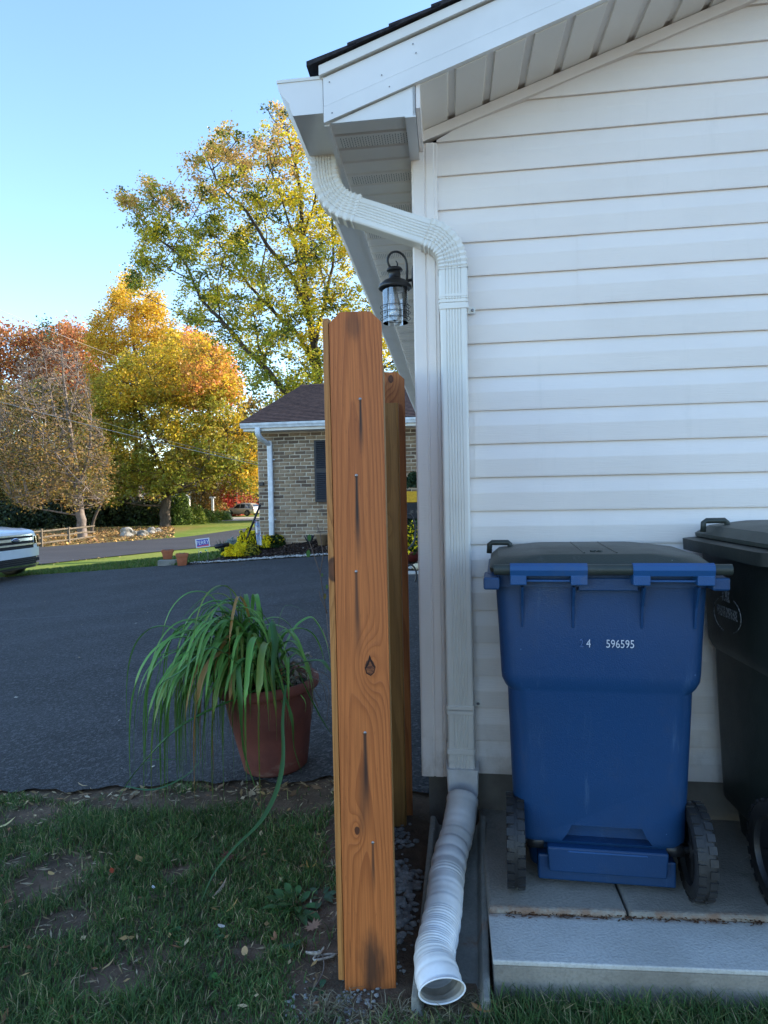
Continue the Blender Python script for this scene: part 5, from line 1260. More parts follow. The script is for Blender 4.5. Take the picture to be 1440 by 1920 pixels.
m = Mat('flag_print', .8, .1); c = m.mix(m.noise(9).step(.5, .54), (.36, .46, .60), (.72, .70, .68)); c = m.mix(m.voro(14).step(.3, .2), c, (.5, .10, .07)); m.color(c)
npmesh('cloth', V, F, m.m, parent=fl); m_ = MB(); m_.tube([at(475, 972, 13.76), at(488, 972.5, 13.76)], .005, 6); m_.tube([at(476, 972, 13.76), at(482, 1030, 13.76)], .005, 6); m_.build('flag_stand', M['black'], fl)
# terracotta pots and a grey block at the end of the bed
def tpot(label, px, py, Y_, r, h, blockz=0):
    p = g(px, py); p.z += .02+blockz; t = thing('terracotta_pot', label, 'flower pot', 'square terracotta pots at the end of the driveway bed', p, .25)
    m_ = MB(); m_.loft([rrect(r*1.5, r*1.5, .01, 0), rrect(r*1.95, r*1.95, .012, h*.76), ], True, True, False); m_.build('bowl', M['tc2'], t)
    m_ = MB(); m_.loft([rrect(r*2.15, r*2.15, .012, h*.761), rrect(r*2.2, r*2.2, .012, h), rrect(r*1.9, r*1.9, .012, h), rrect(r*1.85, r*1.85, .012, h*.9)], True, True, False); bevel(m_.build('rim', M['tc2'], t), .004)
    m_ = MB(); 
    for k_ in range(9): a_ = k_*.7; m_.tube([(0, 0, h*.9), (math.cos(a_)*r*.5, math.sin(a_)*r*.5, h*1.08)], .004, 4)
    m_.build('dead_stalks', M['barkpale'], t)
M['tc2'] = simple('orange_terracotta', (.44, .15, .075), (.33, .105, .05), .8, .2, 6)
tpot('square terracotta pot standing on the grey block', 315, 1060, 12.55, .115, .19, .115); tpot('square terracotta pot on the ground right of the block', 342, 1062, 12.35, .115, .24)
p = g(313, 1061.5); m_ = MB(); m_.box((-.17, -.10, 0), (.19, .14, .115), Matrix.Translation((p.x, p.y, gh(p.x, p.y)+.01)) @ Matrix.Rotation(.15, 4, 'Z')); o = m_.build('concrete_block', M['splash']); bevel(o, .006); tag(o, 'weathered grey block under the left terracotta pot', 'block')
# round planter and hose reel by the brick wall
p = bp(606, 1022); t = thing('clay_planter', 'tan clay planter by the brick wall left of the fence', 'planter', None, p)
m_ = MB(); m_.lathe([(0, 0), (.10, 0), (.15, .20), (.185, .205), (.19, .25), (.17, .25), (.15, .2), (0, .2)], 24, caps=False); m_.build('bowl', simple('tan_clay', (.36, .26, .17), rough=.8), t)
m_ = MB(); 
for k_ in range(7): a_ = k_*1.1; m_.tube([(-.28, 0, 0), (-.28+math.cos(a_)*.1, math.sin(a_)*.08, .20)], .014, 5)
m_.build('dark_leaves', simple('dark_stalk', (.03, .03, .035)), t)
# things glimpsed in the gap beside the corner post
bq = thing('bus_planter', 'yellow topped black box stand glimpsed between fence and house corner', 'ornament')
p0 = at(777, 940, 12.9)
m_ = MB(); m_.box((-.22, -.15, -.015), (.22, .15, .19), Matrix.Translation(p0)); bevel(m_.build('yellow_top', simple('yellow_paint', (.75, .42, .02), (.6, .33, .02), .5, .4, 30), bq), .008)
m_ = MB(); m_.box((-.20, -.13, -.32), (.20, .13, -.0155), Matrix.Translation(p0)); bevel(m_.build('black_box', M['shut'], bq), .005)
for a_ in (-.09, .02, .10):
    m_ = MB(); m_.box((a_, -.136, -.11), (a_+.06, -.131, -.05), Matrix.Translation(p0)); m_.build('yellow_square', bq.children[0].data.materials[0], bq)
    m_ = MB(); m_.box((a_, -.136, -.22), (a_+.06, -.131, -.16), Matrix.Translation(p0)); m_.build('dark_square', M['cglass'], bq)
for zx in ((-.17, -.32), (.15, -.32)):
    m_ = MB(); m_.box((zx[0], -.1, -.9), (zx[0]+.03, .1, -.3205), Matrix.Translation(p0)); m_.build('leg', M['shut'], bq)
p1 = bedpt(776, 1052)
t = bush('chrysanthemum', 'mums in a maroon pot glimpsed beside the corner post', 'flowers', p1+Vector((0, 0, .12)), .22, .2, .42, 1800, 420, gl_, yel, group='mums in the pot by the corner', top=.05)
m_ = MB(); m_.lathe([(0, -.12), (.13, -.12), (.19, .02), (.19, .04), (0, .03)], 20, caps=False); m_.build('pot', simple('maroon_pot', (.10, .02, .018), rough=.4), t)
bush('grass_plant', 'tall green leaves behind the potted mums in the gap', 'plant', at(776, 1010, 12.9), .2, .15, .5, 900, 0, [(.05, .11, .04), (.10, .16, .08)], [], ls=.05)
p2 = g(783, 1072)+Vector((0, 0, .07)); pk = MB(); k_ = 32; secs = []
for i in range(9):
    a_ = math.pi*i/8; secs.append([(.078*math.sin(a_)*(1+.09*math.cos(8*2*math.pi*j/k_))*math.cos(2*math.pi*j/k_), .078*math.sin(a_)*(1+.09*math.cos(8*2*math.pi*j/k_))*math.sin(2*math.pi*j/k_), -.05*math.cos(a_)) for j in range(k_)])
pk.loft(secs, True, False, True, Matrix.Translation(p2)); o = pk.build('pumpkin', simple('white_pumpkin', (.62, .54, .38), rough=.6)); tag(o, 'small white pumpkin glimpsed beside the corner post', 'pumpkin')
m_ = MB(); m_.tube([p2+Vector((0, 0, .045)), p2+Vector((.006, 0, .085))], .008, 6); m_.build('stem', M['barkpale'], o)
m_ = MB(); p3 = g(778, 1077)+Vector((0, 0, .03)); m_.box((-.25, -.12, -.05), (.3, .14, .0), Matrix.Translation(p3)); o = m_.build('stone_step', M['slab_new']); bevel(o, .006); tag(o, 'pale stone step under the white pumpkin', 'step')
hk = thing('scroll_stand', 'curled black metal stand glimpsed beside the corner post', 'metal stand')
m_ = MB(); m_.tube(catmull([at(a, b, 8.9) for a, b in ((755, 968), (770, 965), (778, 985), (779, 1000), (775, 1018), (765, 1030))], 4), .012, 8); m_.build('arc', M['black'], hk)
m_ = MB(); m_.tube(catmull([at(a, b, 8.9) for a, b in ((765, 1060), (773, 1060), (780, 1070), (780, 1085), (773, 1096), (762, 1094))], 4), .012, 8); m_.build('arc', M['black'], hk)
m_ = MB(); m_.tube([at(757, 960, 8.92), at(760, 1099, 8.92)], .012, 8); m_.build('upright', M['black'], hk)
bush('climber', 'dark glossy leaves against the brick wall above the yellow box', 'plant', at(776, 912, 13.3), .15, .1, .26, 500, 0, [(.03, .06, .03), (.06, .10, .05)], [], ls=.05)

# ------------------------------------------------------------ trees
def tree(name, label, cat, group, Y0, depth, polys, limbs, ntips, nleaf, lsize, colfn, spread=.35, keep=None, bark='bark', hubs=70, twig=.010, limb_r=1.0, upb=.25, dens=None, trunkless=False, seed=1):
    rg = np.random.default_rng(seed); r3 = random.Random(seed)
    base = at(*limbs[0][0][0][:2], Y0)
    t = thing(name, label, cat, group, (base.x, Y0, gh(base.x, Y0)))
    mpp = Y0/FPX; org = np.array(t.location)
    allx = [p[0] for q in polys for p in q]; ally = [p[1] for q in polys for p in q]; cx0 = (min(allx)+max(allx))/2; hw = (max(allx)-min(allx))/2
    tips = []
    while len(tips) < ntips:
        px = r3.uniform(min(allx), max(allx)); py = r3.uniform(min(ally), max(ally))
        if not any(pin(px, py, q) for q in polys): continue
        if dens and r3.random() > dens(px, py): continue
        dz = r3.uniform(-1, 1)*depth*math.sqrt(max(.08, 1-((px-cx0)/hw)**2))
        c = at(px, py, Y0+dz); tips.append((c, px, py))
    # limbs
    mb = MB(); nodes = []
    for pts, r0, r1 in limbs:
        P = []
        for q in pts:
            dzz = q[2] if len(q) > 2 else 0; P.append(at(q[0], q[1], Y0+dzz))
        P = catmull(P, 4); n = len(P)
        for i in range(1, n-1): P[i] += Vector((r3.gauss(0, .3), r3.gauss(0, .3), 0))*mpp*2
        R_ = [r0+(r1-r0)*i/(n-1) for i in range(n)]
        mb.tube(P, [max(x_, .004) for x_ in R_], 8)
        nodes += [(P[i], R_[i]) for i in range(n//4, n)]
    NP = np.array([tuple(a) for a, b in nodes]); NR = np.array([b for a, b in nodes])
    def connect(p, NP, NR, r0, r1, k=4, seg=4, sag=.0):
        d = NP-np.array(tuple(p)); dist = np.linalg.norm(d, axis=1); cost = dist*(1+np.where(d[:, 2] > -.1*dist, 1.3, 0)); j = int(np.argmin(cost)); a = Vector(NP[j]); L = (p-a).length
        rr0 = min(NR[j]*.75, r0*(.5+L*.25)); mid = a.lerp(p, .5)+Vector((r3.gauss(0, .08), r3.gauss(0, .08), -upb*.35+r3.gauss(0, .04)))*L
        P = [a.lerp(mid, s_)*(1-s_)+mid.lerp(p, s_)*s_ for s_ in [i/seg for i in range(seg+1)]]
        R_ = [rr0+(r1-rr0)*i/seg for i in range(seg+1)]; mb.tube(P, R_, k, caps=False); return P, R_
    hb = [tips[i][0] for i in r3.sample(range(len(tips)), min(hubs, len(tips)))]
    hb.sort(key=lambda p: float(np.min(np.linalg.norm(NP-np.array(tuple(p)), axis=1))))
    for p in hb:
        P, R_ = connect(p, NP, NR, .05*limb_r, twig*1.6, 5, 5); NP = np.vstack([NP]+[np.array(tuple(q))[None] for q in P[2:]]); NR = np.append(NR, R_[2:])
    tw = []
    tips = [(c+Vector((0, 0, abs(r3.gauss(0, .5))*spread*1.6)) if r3.random() < .3 else c, px, py) for c, px, py in tips]
    for c, px, py in tips:
        P, R_ = connect(c, NP, NR, twig*1.8, twig*.35, 3, 3); tw.append(P[-2])
    tr = mb.build('trunk', M[bark], t, fixn=False)
    for v in (tr,): v.location = (-org[0], -org[1], -org[2])
    if nleaf:
        T_ = np.array([tuple(c) for c, _, _ in tips]); TW = np.array([tuple(c) for c in tw]); n = ntips*nleaf
        idx = np.repeat(np.arange(ntips), nleaf); f = rg.random((n, 1))**.7
        P = TW[idx]+(T_[idx]-TW[idx])*f+rg.normal(0, 1, (n, 3))*np.array([spread, spread, spread*.75])*rg.uniform(.4, 1, (n, 1))
        a = rg.normal(0, 1, (n, 3)); a[:, 2] *= .6; a /= np.linalg.norm(a, axis=1)[:, None]; b = np.cross(a, rg.normal(0, 1, (n, 3))); b /= np.linalg.norm(b, axis=1)[:, None]
        if keep is not None:
            kk_ = rg.random(n) < np.array([keep(px, py) for _, px, py in tips])[idx]; P = P[kk_]; a = a[kk_]; b = b[kk_]; idx = idx[kk_]; n = len(P)
        L = lsize*.5*rg.uniform(.5, 1.45, (n, 1)); V = np.stack([P-a*L, P+b*L*.62, P+a*L, P-b*L*.62], 1).reshape(-1, 3)
        base_c = np.array([colfn(px, py, r3) for _, px, py in tips]); cc = base_c[idx]*rg.uniform(.72, 1.28, (n, 1))*np.array([1, 1, 1])+0
        cc *= 1+rg.normal(0, .07, (n, 3)); cc = cc.clip(.004, .85)
        V = V-org[None]
        o = npmesh('crown', V, np.arange(4*n).reshape(-1, 4), M['leaf'], np.repeat(cc, 4, 0), t)
    return t
def lerp3(a, b, t): t = min(1, max(0, t)); return tuple(x+(y-x)*t for x, y in zip(a, b))
def hsh(px, py, s=60): return .5+.25*math.sin(px/s*2.1+1.7*math.sin(py/s*1.3))+.25*math.sin(py/s*2.7+1.3*math.sin(px/s*1.9+1))
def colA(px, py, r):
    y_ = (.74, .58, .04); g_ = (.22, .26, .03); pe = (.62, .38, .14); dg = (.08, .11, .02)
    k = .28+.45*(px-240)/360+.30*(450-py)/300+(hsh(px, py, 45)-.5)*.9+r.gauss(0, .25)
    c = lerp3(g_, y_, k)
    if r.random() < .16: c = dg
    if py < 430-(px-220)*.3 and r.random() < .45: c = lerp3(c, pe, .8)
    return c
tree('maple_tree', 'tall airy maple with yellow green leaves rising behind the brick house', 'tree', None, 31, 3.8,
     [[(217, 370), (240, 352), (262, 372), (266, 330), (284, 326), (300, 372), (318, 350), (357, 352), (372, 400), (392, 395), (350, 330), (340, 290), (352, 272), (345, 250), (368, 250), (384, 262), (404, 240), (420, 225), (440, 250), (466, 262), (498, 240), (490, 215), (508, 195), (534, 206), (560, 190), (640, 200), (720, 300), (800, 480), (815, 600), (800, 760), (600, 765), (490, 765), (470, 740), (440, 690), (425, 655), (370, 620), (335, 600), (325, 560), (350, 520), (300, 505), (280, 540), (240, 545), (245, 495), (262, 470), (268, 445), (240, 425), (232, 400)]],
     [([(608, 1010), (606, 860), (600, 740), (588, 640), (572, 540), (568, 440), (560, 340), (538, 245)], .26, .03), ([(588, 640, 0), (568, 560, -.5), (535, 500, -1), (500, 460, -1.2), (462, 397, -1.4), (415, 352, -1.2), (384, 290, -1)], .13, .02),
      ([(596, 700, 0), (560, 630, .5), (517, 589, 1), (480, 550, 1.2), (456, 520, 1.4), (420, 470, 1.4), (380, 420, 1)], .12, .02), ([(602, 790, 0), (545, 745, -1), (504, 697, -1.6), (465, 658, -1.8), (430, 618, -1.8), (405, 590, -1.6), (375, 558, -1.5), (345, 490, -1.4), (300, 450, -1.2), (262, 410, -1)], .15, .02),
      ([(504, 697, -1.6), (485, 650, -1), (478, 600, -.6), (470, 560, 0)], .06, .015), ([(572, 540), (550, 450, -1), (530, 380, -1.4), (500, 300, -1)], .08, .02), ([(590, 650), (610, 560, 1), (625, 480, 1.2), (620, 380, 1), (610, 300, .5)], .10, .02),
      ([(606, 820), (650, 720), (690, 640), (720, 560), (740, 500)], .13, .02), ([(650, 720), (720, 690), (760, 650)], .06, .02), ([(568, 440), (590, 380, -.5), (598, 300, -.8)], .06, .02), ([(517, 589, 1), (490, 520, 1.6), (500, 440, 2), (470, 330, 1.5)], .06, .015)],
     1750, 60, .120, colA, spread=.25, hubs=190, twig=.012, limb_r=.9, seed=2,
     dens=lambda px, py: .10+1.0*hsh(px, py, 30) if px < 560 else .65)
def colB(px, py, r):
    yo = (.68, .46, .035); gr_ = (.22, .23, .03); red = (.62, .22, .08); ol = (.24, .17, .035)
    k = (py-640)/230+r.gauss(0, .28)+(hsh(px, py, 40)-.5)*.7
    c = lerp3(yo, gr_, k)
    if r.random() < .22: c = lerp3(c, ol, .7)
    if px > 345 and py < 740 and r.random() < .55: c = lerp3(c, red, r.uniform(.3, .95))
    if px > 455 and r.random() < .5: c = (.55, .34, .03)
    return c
tb = g(310, 988)
print('treeB', tb)
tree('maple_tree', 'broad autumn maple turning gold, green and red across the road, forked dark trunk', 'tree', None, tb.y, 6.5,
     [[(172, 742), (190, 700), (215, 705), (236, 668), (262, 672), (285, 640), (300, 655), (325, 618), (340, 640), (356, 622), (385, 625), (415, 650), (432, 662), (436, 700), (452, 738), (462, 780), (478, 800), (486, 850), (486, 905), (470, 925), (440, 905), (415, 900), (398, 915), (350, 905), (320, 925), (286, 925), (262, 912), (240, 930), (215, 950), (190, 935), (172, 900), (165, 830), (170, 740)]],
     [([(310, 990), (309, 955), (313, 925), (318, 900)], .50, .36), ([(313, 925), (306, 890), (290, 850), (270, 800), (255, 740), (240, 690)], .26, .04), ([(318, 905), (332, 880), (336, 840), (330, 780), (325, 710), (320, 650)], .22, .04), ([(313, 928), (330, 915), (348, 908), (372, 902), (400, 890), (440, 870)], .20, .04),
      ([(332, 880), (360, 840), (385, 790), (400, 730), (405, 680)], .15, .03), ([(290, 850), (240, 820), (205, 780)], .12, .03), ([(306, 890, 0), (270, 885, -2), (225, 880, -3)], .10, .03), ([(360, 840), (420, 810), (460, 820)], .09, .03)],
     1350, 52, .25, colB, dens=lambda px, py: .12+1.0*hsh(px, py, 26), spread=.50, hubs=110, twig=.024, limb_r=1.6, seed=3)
def colG(px, py, r): return lerp3((.74, .48, .05), (.56, .36, .04), r.random()+(py-560)/250)
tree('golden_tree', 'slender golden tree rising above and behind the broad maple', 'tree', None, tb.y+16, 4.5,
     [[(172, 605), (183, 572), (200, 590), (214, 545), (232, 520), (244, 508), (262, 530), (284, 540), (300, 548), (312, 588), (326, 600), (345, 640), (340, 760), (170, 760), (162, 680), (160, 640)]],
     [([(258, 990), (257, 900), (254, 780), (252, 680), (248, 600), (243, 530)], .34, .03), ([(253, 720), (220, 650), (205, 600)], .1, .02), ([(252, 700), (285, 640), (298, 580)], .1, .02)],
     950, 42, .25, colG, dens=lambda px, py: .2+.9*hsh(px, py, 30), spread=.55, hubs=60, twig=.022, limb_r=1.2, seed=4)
def colD(px, py, r):
    c = (.20, .135, .05) if r.random() < .6 else (.14, .12, .035)
    if r.random() < .2: c = (.34, .21, .05)
    if py < 720: c = (.24, .17, .10)
    return c
td = g(155, 1009)
tree('half_bare_tree', 'half bare tree with pinkish twigs and sparse olive leaves at the split rail fence', 'tree', None, td.y, 4.5,
     [[(12, 720), (28, 680), (50, 655), (75, 640), (100, 650), (120, 640), (150, 655), (168, 690), (176, 760), (196, 820), (215, 880), (205, 940), (180, 950), (160, 930), (140, 955), (100, 935), (60, 955), (20, 940), (-10, 900), (-30, 850), (-20, 780)]],
     [([(156, 1012), (152, 975), (149, 940), (146, 900)], .34, .24), ([(146, 905), (138, 850), (128, 780), (120, 710), (115, 650)], .20, .03), ([(148, 925), (120, 870), (90, 820), (55, 770), (30, 720)], .14, .03), ([(147, 915), (165, 860), (170, 790), (160, 720)], .13, .03),
      ([(138, 850), (105, 780), (90, 710), (78, 650)], .10, .02), ([(146, 905), (110, 900), (60, 890), (10, 870)], .09, .02), ([(149, 940), (165, 915), (190, 895)], .07, .02), ([(128, 780), (145, 720), (145, 665)], .07, .02)],
     2300, 16, .17, colD, keep=lambda px, py: .07 if py < 745 else min(.6, .08+(py-745)/230), spread=.38, bark='barkpale', hubs=170, twig=.020, limb_r=1.1, seed=5)
def colF(px, py, r): return lerp3((.20, .15, .03), (.30, .19, .05), r.random()) if r.random() < .7 else (.13, .13, .03)
def colE(px, py, r): return lerp3((.50, .19, .06), (.36, .14, .06), r.random()) if r.random() < .8 else (.40, .24, .08)
def colK(px, py, r): return lerp3((.05, .075, .03), (.09, .10, .04), r.random())
tree('oak_tree', 'olive brown tree filling the left edge behind the half bare tree', 'tree', 'trees beyond the road', 66, 5, [[(-60, 760), (-20, 720), (40, 730), (90, 720), (140, 740), (200, 760), (240, 830), (250, 900), (230, 950), (150, 960), (60, 965), (-60, 960)]],
     [([(60, 1000), (62, 900), (70, 800), (60, 740)], .3, .05), ([(63, 900), (130, 830), (170, 780)], .14, .03), ([(63, 880), (0, 820), (-30, 760)], .14, .03), ([(72, 905), (150, 890), (200, 880)], .1, .03)], 800, 44, .30, colF, spread=.75, hubs=40, twig=.02, seed=6)
for i, (lab, Y_, poly, tx, cf, nt_, sd_) in enumerate([
    ('rust orange tree at the far left skyline', 92, [(-80, 650), (-30, 615), (10, 612), (30, 625), (48, 612), (70, 625), (74, 680), (60, 790), (-80, 790)], 0, colE, 420, 7),
    ('dark green tree poking out between the two rust orange ones', 100, [(60, 640), (80, 610), (98, 605), (112, 622), (120, 660), (115, 780), (60, 780)], 90, colK, 200, 8),
    ('rust orange tree right of the dark green one', 90, [(70, 660), (100, 640), (115, 612), (130, 606), (150, 620), (168, 622), (182, 650), (190, 700), (180, 800), (80, 800)], 130, colE, 480, 9),
    ('small red topped tree right of the golden tree', 84, [(318, 660), (336, 640), (352, 610), (372, 640), (395, 655), (428, 660), (440, 700), (452, 760), (330, 760)], 380, lambda a, b, r: lerp3((.60, .18, .07), (.62, .30, .06), r.random()), 330, 10),
    ('dull brown tree low behind the left trees', 80, [(-60, 850), (0, 830), (60, 840), (120, 830), (180, 850), (260, 840), (300, 880), (300, 970), (-60, 970)], 110, colF, 420, 11),
    ('green tree behind the drive with yellowing edge', 88, [(330, 800), (400, 780), (470, 790), (540, 780), (560, 860), (500, 925), (400, 925), (330, 925)], 440, lambda a, b, r: lerp3((.13, .15, .03), (.5, .33, .04), r.random()*1.1), 420, 12),
    ('distant oak behind the brick house roof', 75, [(430, 770), (500, 730), (600, 720), (700, 730), (800, 740), (860, 850), (800, 930), (450, 930)], 640, colF, 420, 13)]):
    ytop = min(q[1] for q in poly)
    tree('background_tree', lab, 'tree', 'trees beyond the road', Y_, 6, [poly], [([(tx, 990), (tx+2, 900), (tx, (ytop+900)/2), (tx+3, ytop+25)], .32, .05), ([(tx+2, 880), (tx+25, (ytop+850)/2), (tx+30, ytop+40)], .12, .03), ([(tx+2, 870), (tx-25, (ytop+850)/2), (tx-28, ytop+50)], .12, .03)], nt_, 38, .36, cf, spread=.95, hubs=30, twig=.025, seed=sd_)
# thin leaning trunk beside the half bare tree
p = g(171, 1002); m_ = MB(); q = at(188, 948, p.y+.6); m_.tube(catmull([p-Vector((0, 0, .1)), at(176, 975, p.y+.3), q, at(205, 915, p.y+1)], 4), [.13, .12, .12, .11, .11, .10, .10, .09, .09, .08, .07, .06, .05], 8); o = m_.build('leaning_tree', M['bark']); tag(o, 'thin leaning trunk just right of the half bare tree', 'tree')
# shrubs and hedges
dk_shade = [(.020, .034, .012), (.032, .05, .018), (.014, .022, .009)]; lit = [(.16, .22, .03), (.10, .16, .025), (.24, .26, .05)]  # tree shade put into the dark leaf colours, sunlight into the bright ones
def shrub(label, px, py, Y_, rx, ry, rz_, n, cols, ls=.12, cat='shrub', mat='needle', grp='shrubs beyond the road'):
    p = at(px, py, Y_); p.z = gh(p.x, p.y)-.1; return bush('shrub', label, cat, p, rx, ry, rz_, n, 0, cols, [], ls=ls, group=grp, mat=mat)
shrub('shade-darkened yew mass at the far left under the trees', 20, 990, 60, 4.2, 2, 2.6, 4500, dk_shade, .16)
shrub('shade-darkened yew mass behind the rail fence', 110, 990, 62, 4.0, 2, 2.9, 4500, dk_shade, .16)
shrub('shade-darkened yew mass right of the half bare tree trunk', 205, 985, 64, 3.6, 2, 2.9, 4500, dk_shade, .16)
shrub('dark layered evergreen left of the forked trunk', 268, 985, tb.y+5, 2.8, 2, 2.5, 4500, [(.03, .055, .018), (.05, .075, .02), (.018, .03, .012)], .15)
shrub('rounded bright laurel right of the forked trunk', 338, 985, tb.y+4, 1.15, 1.2, 3.1, 4200, [(.09, .15, .03), (.16, .22, .05), (.05, .09, .02)], .12, mat='leaf')
shrub('low yellow green shrub right of the laurel', 362, 980, tb.y+5, 1.3, 1.2, 1.9, 2600, lit, .11, mat='leaf')
shrub('spreading yellow green border shrub', 384, 976, tb.y+8, 1.3, 1.2, 1.3, 2200, lit, .11, mat='leaf')
shrub('small yellow green clump beside the drive', 410, 973, tb.y+12, 1.3, 1.1, 1.1, 1800, lit, .11, mat='leaf')
shrub('blue green hosta clump before the silver car', 423, 972, tb.y+14, .7, .7, 1.1, 900, [(.16, .24, .14), (.24, .3, .18)], .11, mat='leaf')
shrub('dark green hedge right of the silver car', 478, 965, 96, 3.6, 2.4, 4.3, 4500, [(.03, .05, .02), (.05, .075, .03), (.12, .15, .06)], .16)
shrub('dark green hedge behind the silver car', 452, 965, 95, 3.0, 2.2, 3.0, 3000, [(.03, .05, .02), (.05, .075, .03)], .16)
shrub('small crimson japanese maple behind the white post', 420, 962, 88, 2.6, 2, 3.4, 2600, [(.46, .035, .03), (.30, .04, .03), (.5, .12, .06)], .15, 'tree', 'leaf')
shrub('pink and rust leaved shrub above the crimson one', 440, 945, 92, 3.2, 2, 5.0, 2600, [(.40, .10, .08), (.5, .26, .08)], .17, 'tree', 'leaf')
shrub('tawny shrub between the white arch and post', 378, 962, 84, 3.1, 2, 4.0, 3200, [(.32, .20, .05), (.42, .26, .08), (.2, .16, .04)], .15, mat='leaf')
# split rail fence
rf2 = thing('split_rail_fence', 'weathered wooden split rail fence beside the road at left', 'fence')
M['rail'] = simple('weathered_rail', (.15, .125, .095), (.095, .078, .06), .9, .1, 6)
pp = [(-30, 1040), (26, 1032), (78, 1026), (129, 1019), (178, 1012)]
GP = [g(*q) for q in pp]
for i, p in enumerate(GP):
    if i == 4: continue
    m_ = MB(); m_.box((-.07, -.06, -.2), (.07, .06, 1.0-.04*(i % 2)), Matrix.Translation(p), (.9, .9)); m_.build('post', M['rail'], rf2)
for i in range(4):
    for zz, j in ((.85, .02), (.52, -.03), (.2, .01)):
        a_ = GP[i]+Vector((0, 0, zz)); b_ = GP[i+1]+Vector((0, 0, zz+j)); m_ = MB(); m_.tube([a_, (a_+b_)/2+Vector((0, 0, .02-j)), b_], [.045, .055, .04], 6, False); m_.build('rail', M['rail'], rf2)
# boulders
for lab, px, py, r_ in (('largest craggy grey boulder beyond the road', 241, 1006, .50), ('pale rounded boulder right of the largest', 263, 1005, .36), ('low boulder third along the verge', 284, 1000, .36), ('smallest boulder at the right end of the row', 297, 998, .25)):
    c = g(px, py); import bmesh
    bm = bmesh.new(); bmesh.ops.create_icosphere(bm, subdivisions=3, radius=r_)
    for v in bm.verts:
        k_ = 1+.22*math.sin(v.co.x*7/r_*.5+px)+.15*math.sin(v.co.y*9/r_*.5+v.co.z*5/r_)+rr.uniform(-.05, .05); v.co = Vector((v.co.x*1.25, v.co.y, max(v.co.z, -r_*.5)*.85))*k_
    me = bpy.data.meshes.new('boulder'); bm.to_mesh(me); bm.free(); o = bpy.data.objects.new('boulder', me); COL.objects.link(o); o.location = c+Vector((0, 0, r_*.3)); me.materials.append(M['boulder'] if 'boulder' in M else M.setdefault('boulder', simple('grey_boulder', (.34, .33, .31), (.17, .16, .14), .95, .1, 3, bump=.03, bscale=8)))
    tag(o, lab, 'boulder', 'boulders on the verge')
# far houses
def farhouse(label, px0, px1, pyb, pyt, Y_, wall, roofc, wins, rise=1.6, dep=7):
    a_ = at(px0, pyb, Y_); b_ = at(px1, pyb, Y_); zt = at((px0+px1)/2, pyt, Y_).z; zb_ = gh(a_.x, Y_)-.3
    t = thing('far_house', label, 'house', 'far houses'); m_ = MB(); nl_ = int((zt-zb_)/.22)
    m_.box((a_.x, Y_, zb_), (b_.x, Y_+dep, zt))
    for k_ in range(nl_): m_.box((a_.x, Y_-.02, zb_+k_*.22), (b_.x, Y_-.001, zb_+k_*.22+.19))
    m_.build('wall', simple('wall_'+label.split()[0], wall, rough=.7), t)
    xm = (a_.x+b_.x)/2; m_ = MB(); m_.prism([(a_.x-.4, Y_-.5, zt), (a_.x-.4, Y_+dep+.5, zt), (a_.x-.4, Y_+dep/2, zt+rise)], (b_.x-a_.x+.8, 0, 0)); m_.build('roof', simple('roof_'+label.split()[0], roofc, rough=.9), t)
    for wx0, wx1, wy0, wy1 in wins:
        p0_ = at(wx0, wy1, Y_); p1_ = at(wx1, wy0, Y_); m_ = MB(); m_.box((p0_.x-.1, Y_-.08, p0_.z-.1), (p1_.x+.1, Y_-.021, p1_.z+.1)); w_ = m_.build('window', M['alu'], t)
        xm = (p0_.x+p1_.x)/2
        for q0_, q1_ in ((p0_.x, xm-.06), (xm+.06, p1_.x)):
            m_ = MB(); m_.box((q0_, Y_-.09, p0_.z), (q1_, Y_-.082, p1_.z)); m_.build('pane', M['cglass'], w_)
    return t
farhouse('blue grey clapboard house seen left of the brick corner', 464, 600, 975, 893, 104, (.25, .27, .33), (.08, .08, .09), [(468.5, 482, 911.5, 919)], 3.5)
farhouse('pale house mostly hidden behind the trees at left', 150, 262, 990, 905, 78, (.34, .36, .36), (.12, .11, .11), [(225, 236, 935, 950)], 2)
farhouse('white house glimpsed behind the forked maple', 300, 420, 975, 915, 100, (.52, .50, .47), (.16, .13, .11), [(380, 392, 935, 950)], 2)
# white arch and post by the far drive
ar = thing('garden_arch', 'white garden arch between the laurel and the far drive', 'arch')
YA = 80; P = [at(344, 962, YA), at(344, 938, YA), at(345, 932, YA), at(349, 929.5, YA), at(353, 932, YA), at(354, 938, YA), at(355, 962, YA)]
m_ = MB(); m_.tube(catmull(P, 4), .16, 6); m_.build('frame', M['alu'], ar)
m_ = MB(); p = at(399, 957, YA); m_.box((p.x-.12, YA-.1, gh(p.x, YA)-.2), (p.x+.12, YA+.1, at(399, 934, YA).z)); m_.box((p.x-.35, YA-.12, at(399, 934, YA).z), (p.x+.3, YA+.12, at(399, 931.5, YA).z)); o = m_.build('lamp_post', M['alu']); tag(o, 'white post with a crossbar standing by the crimson tree', 'post')
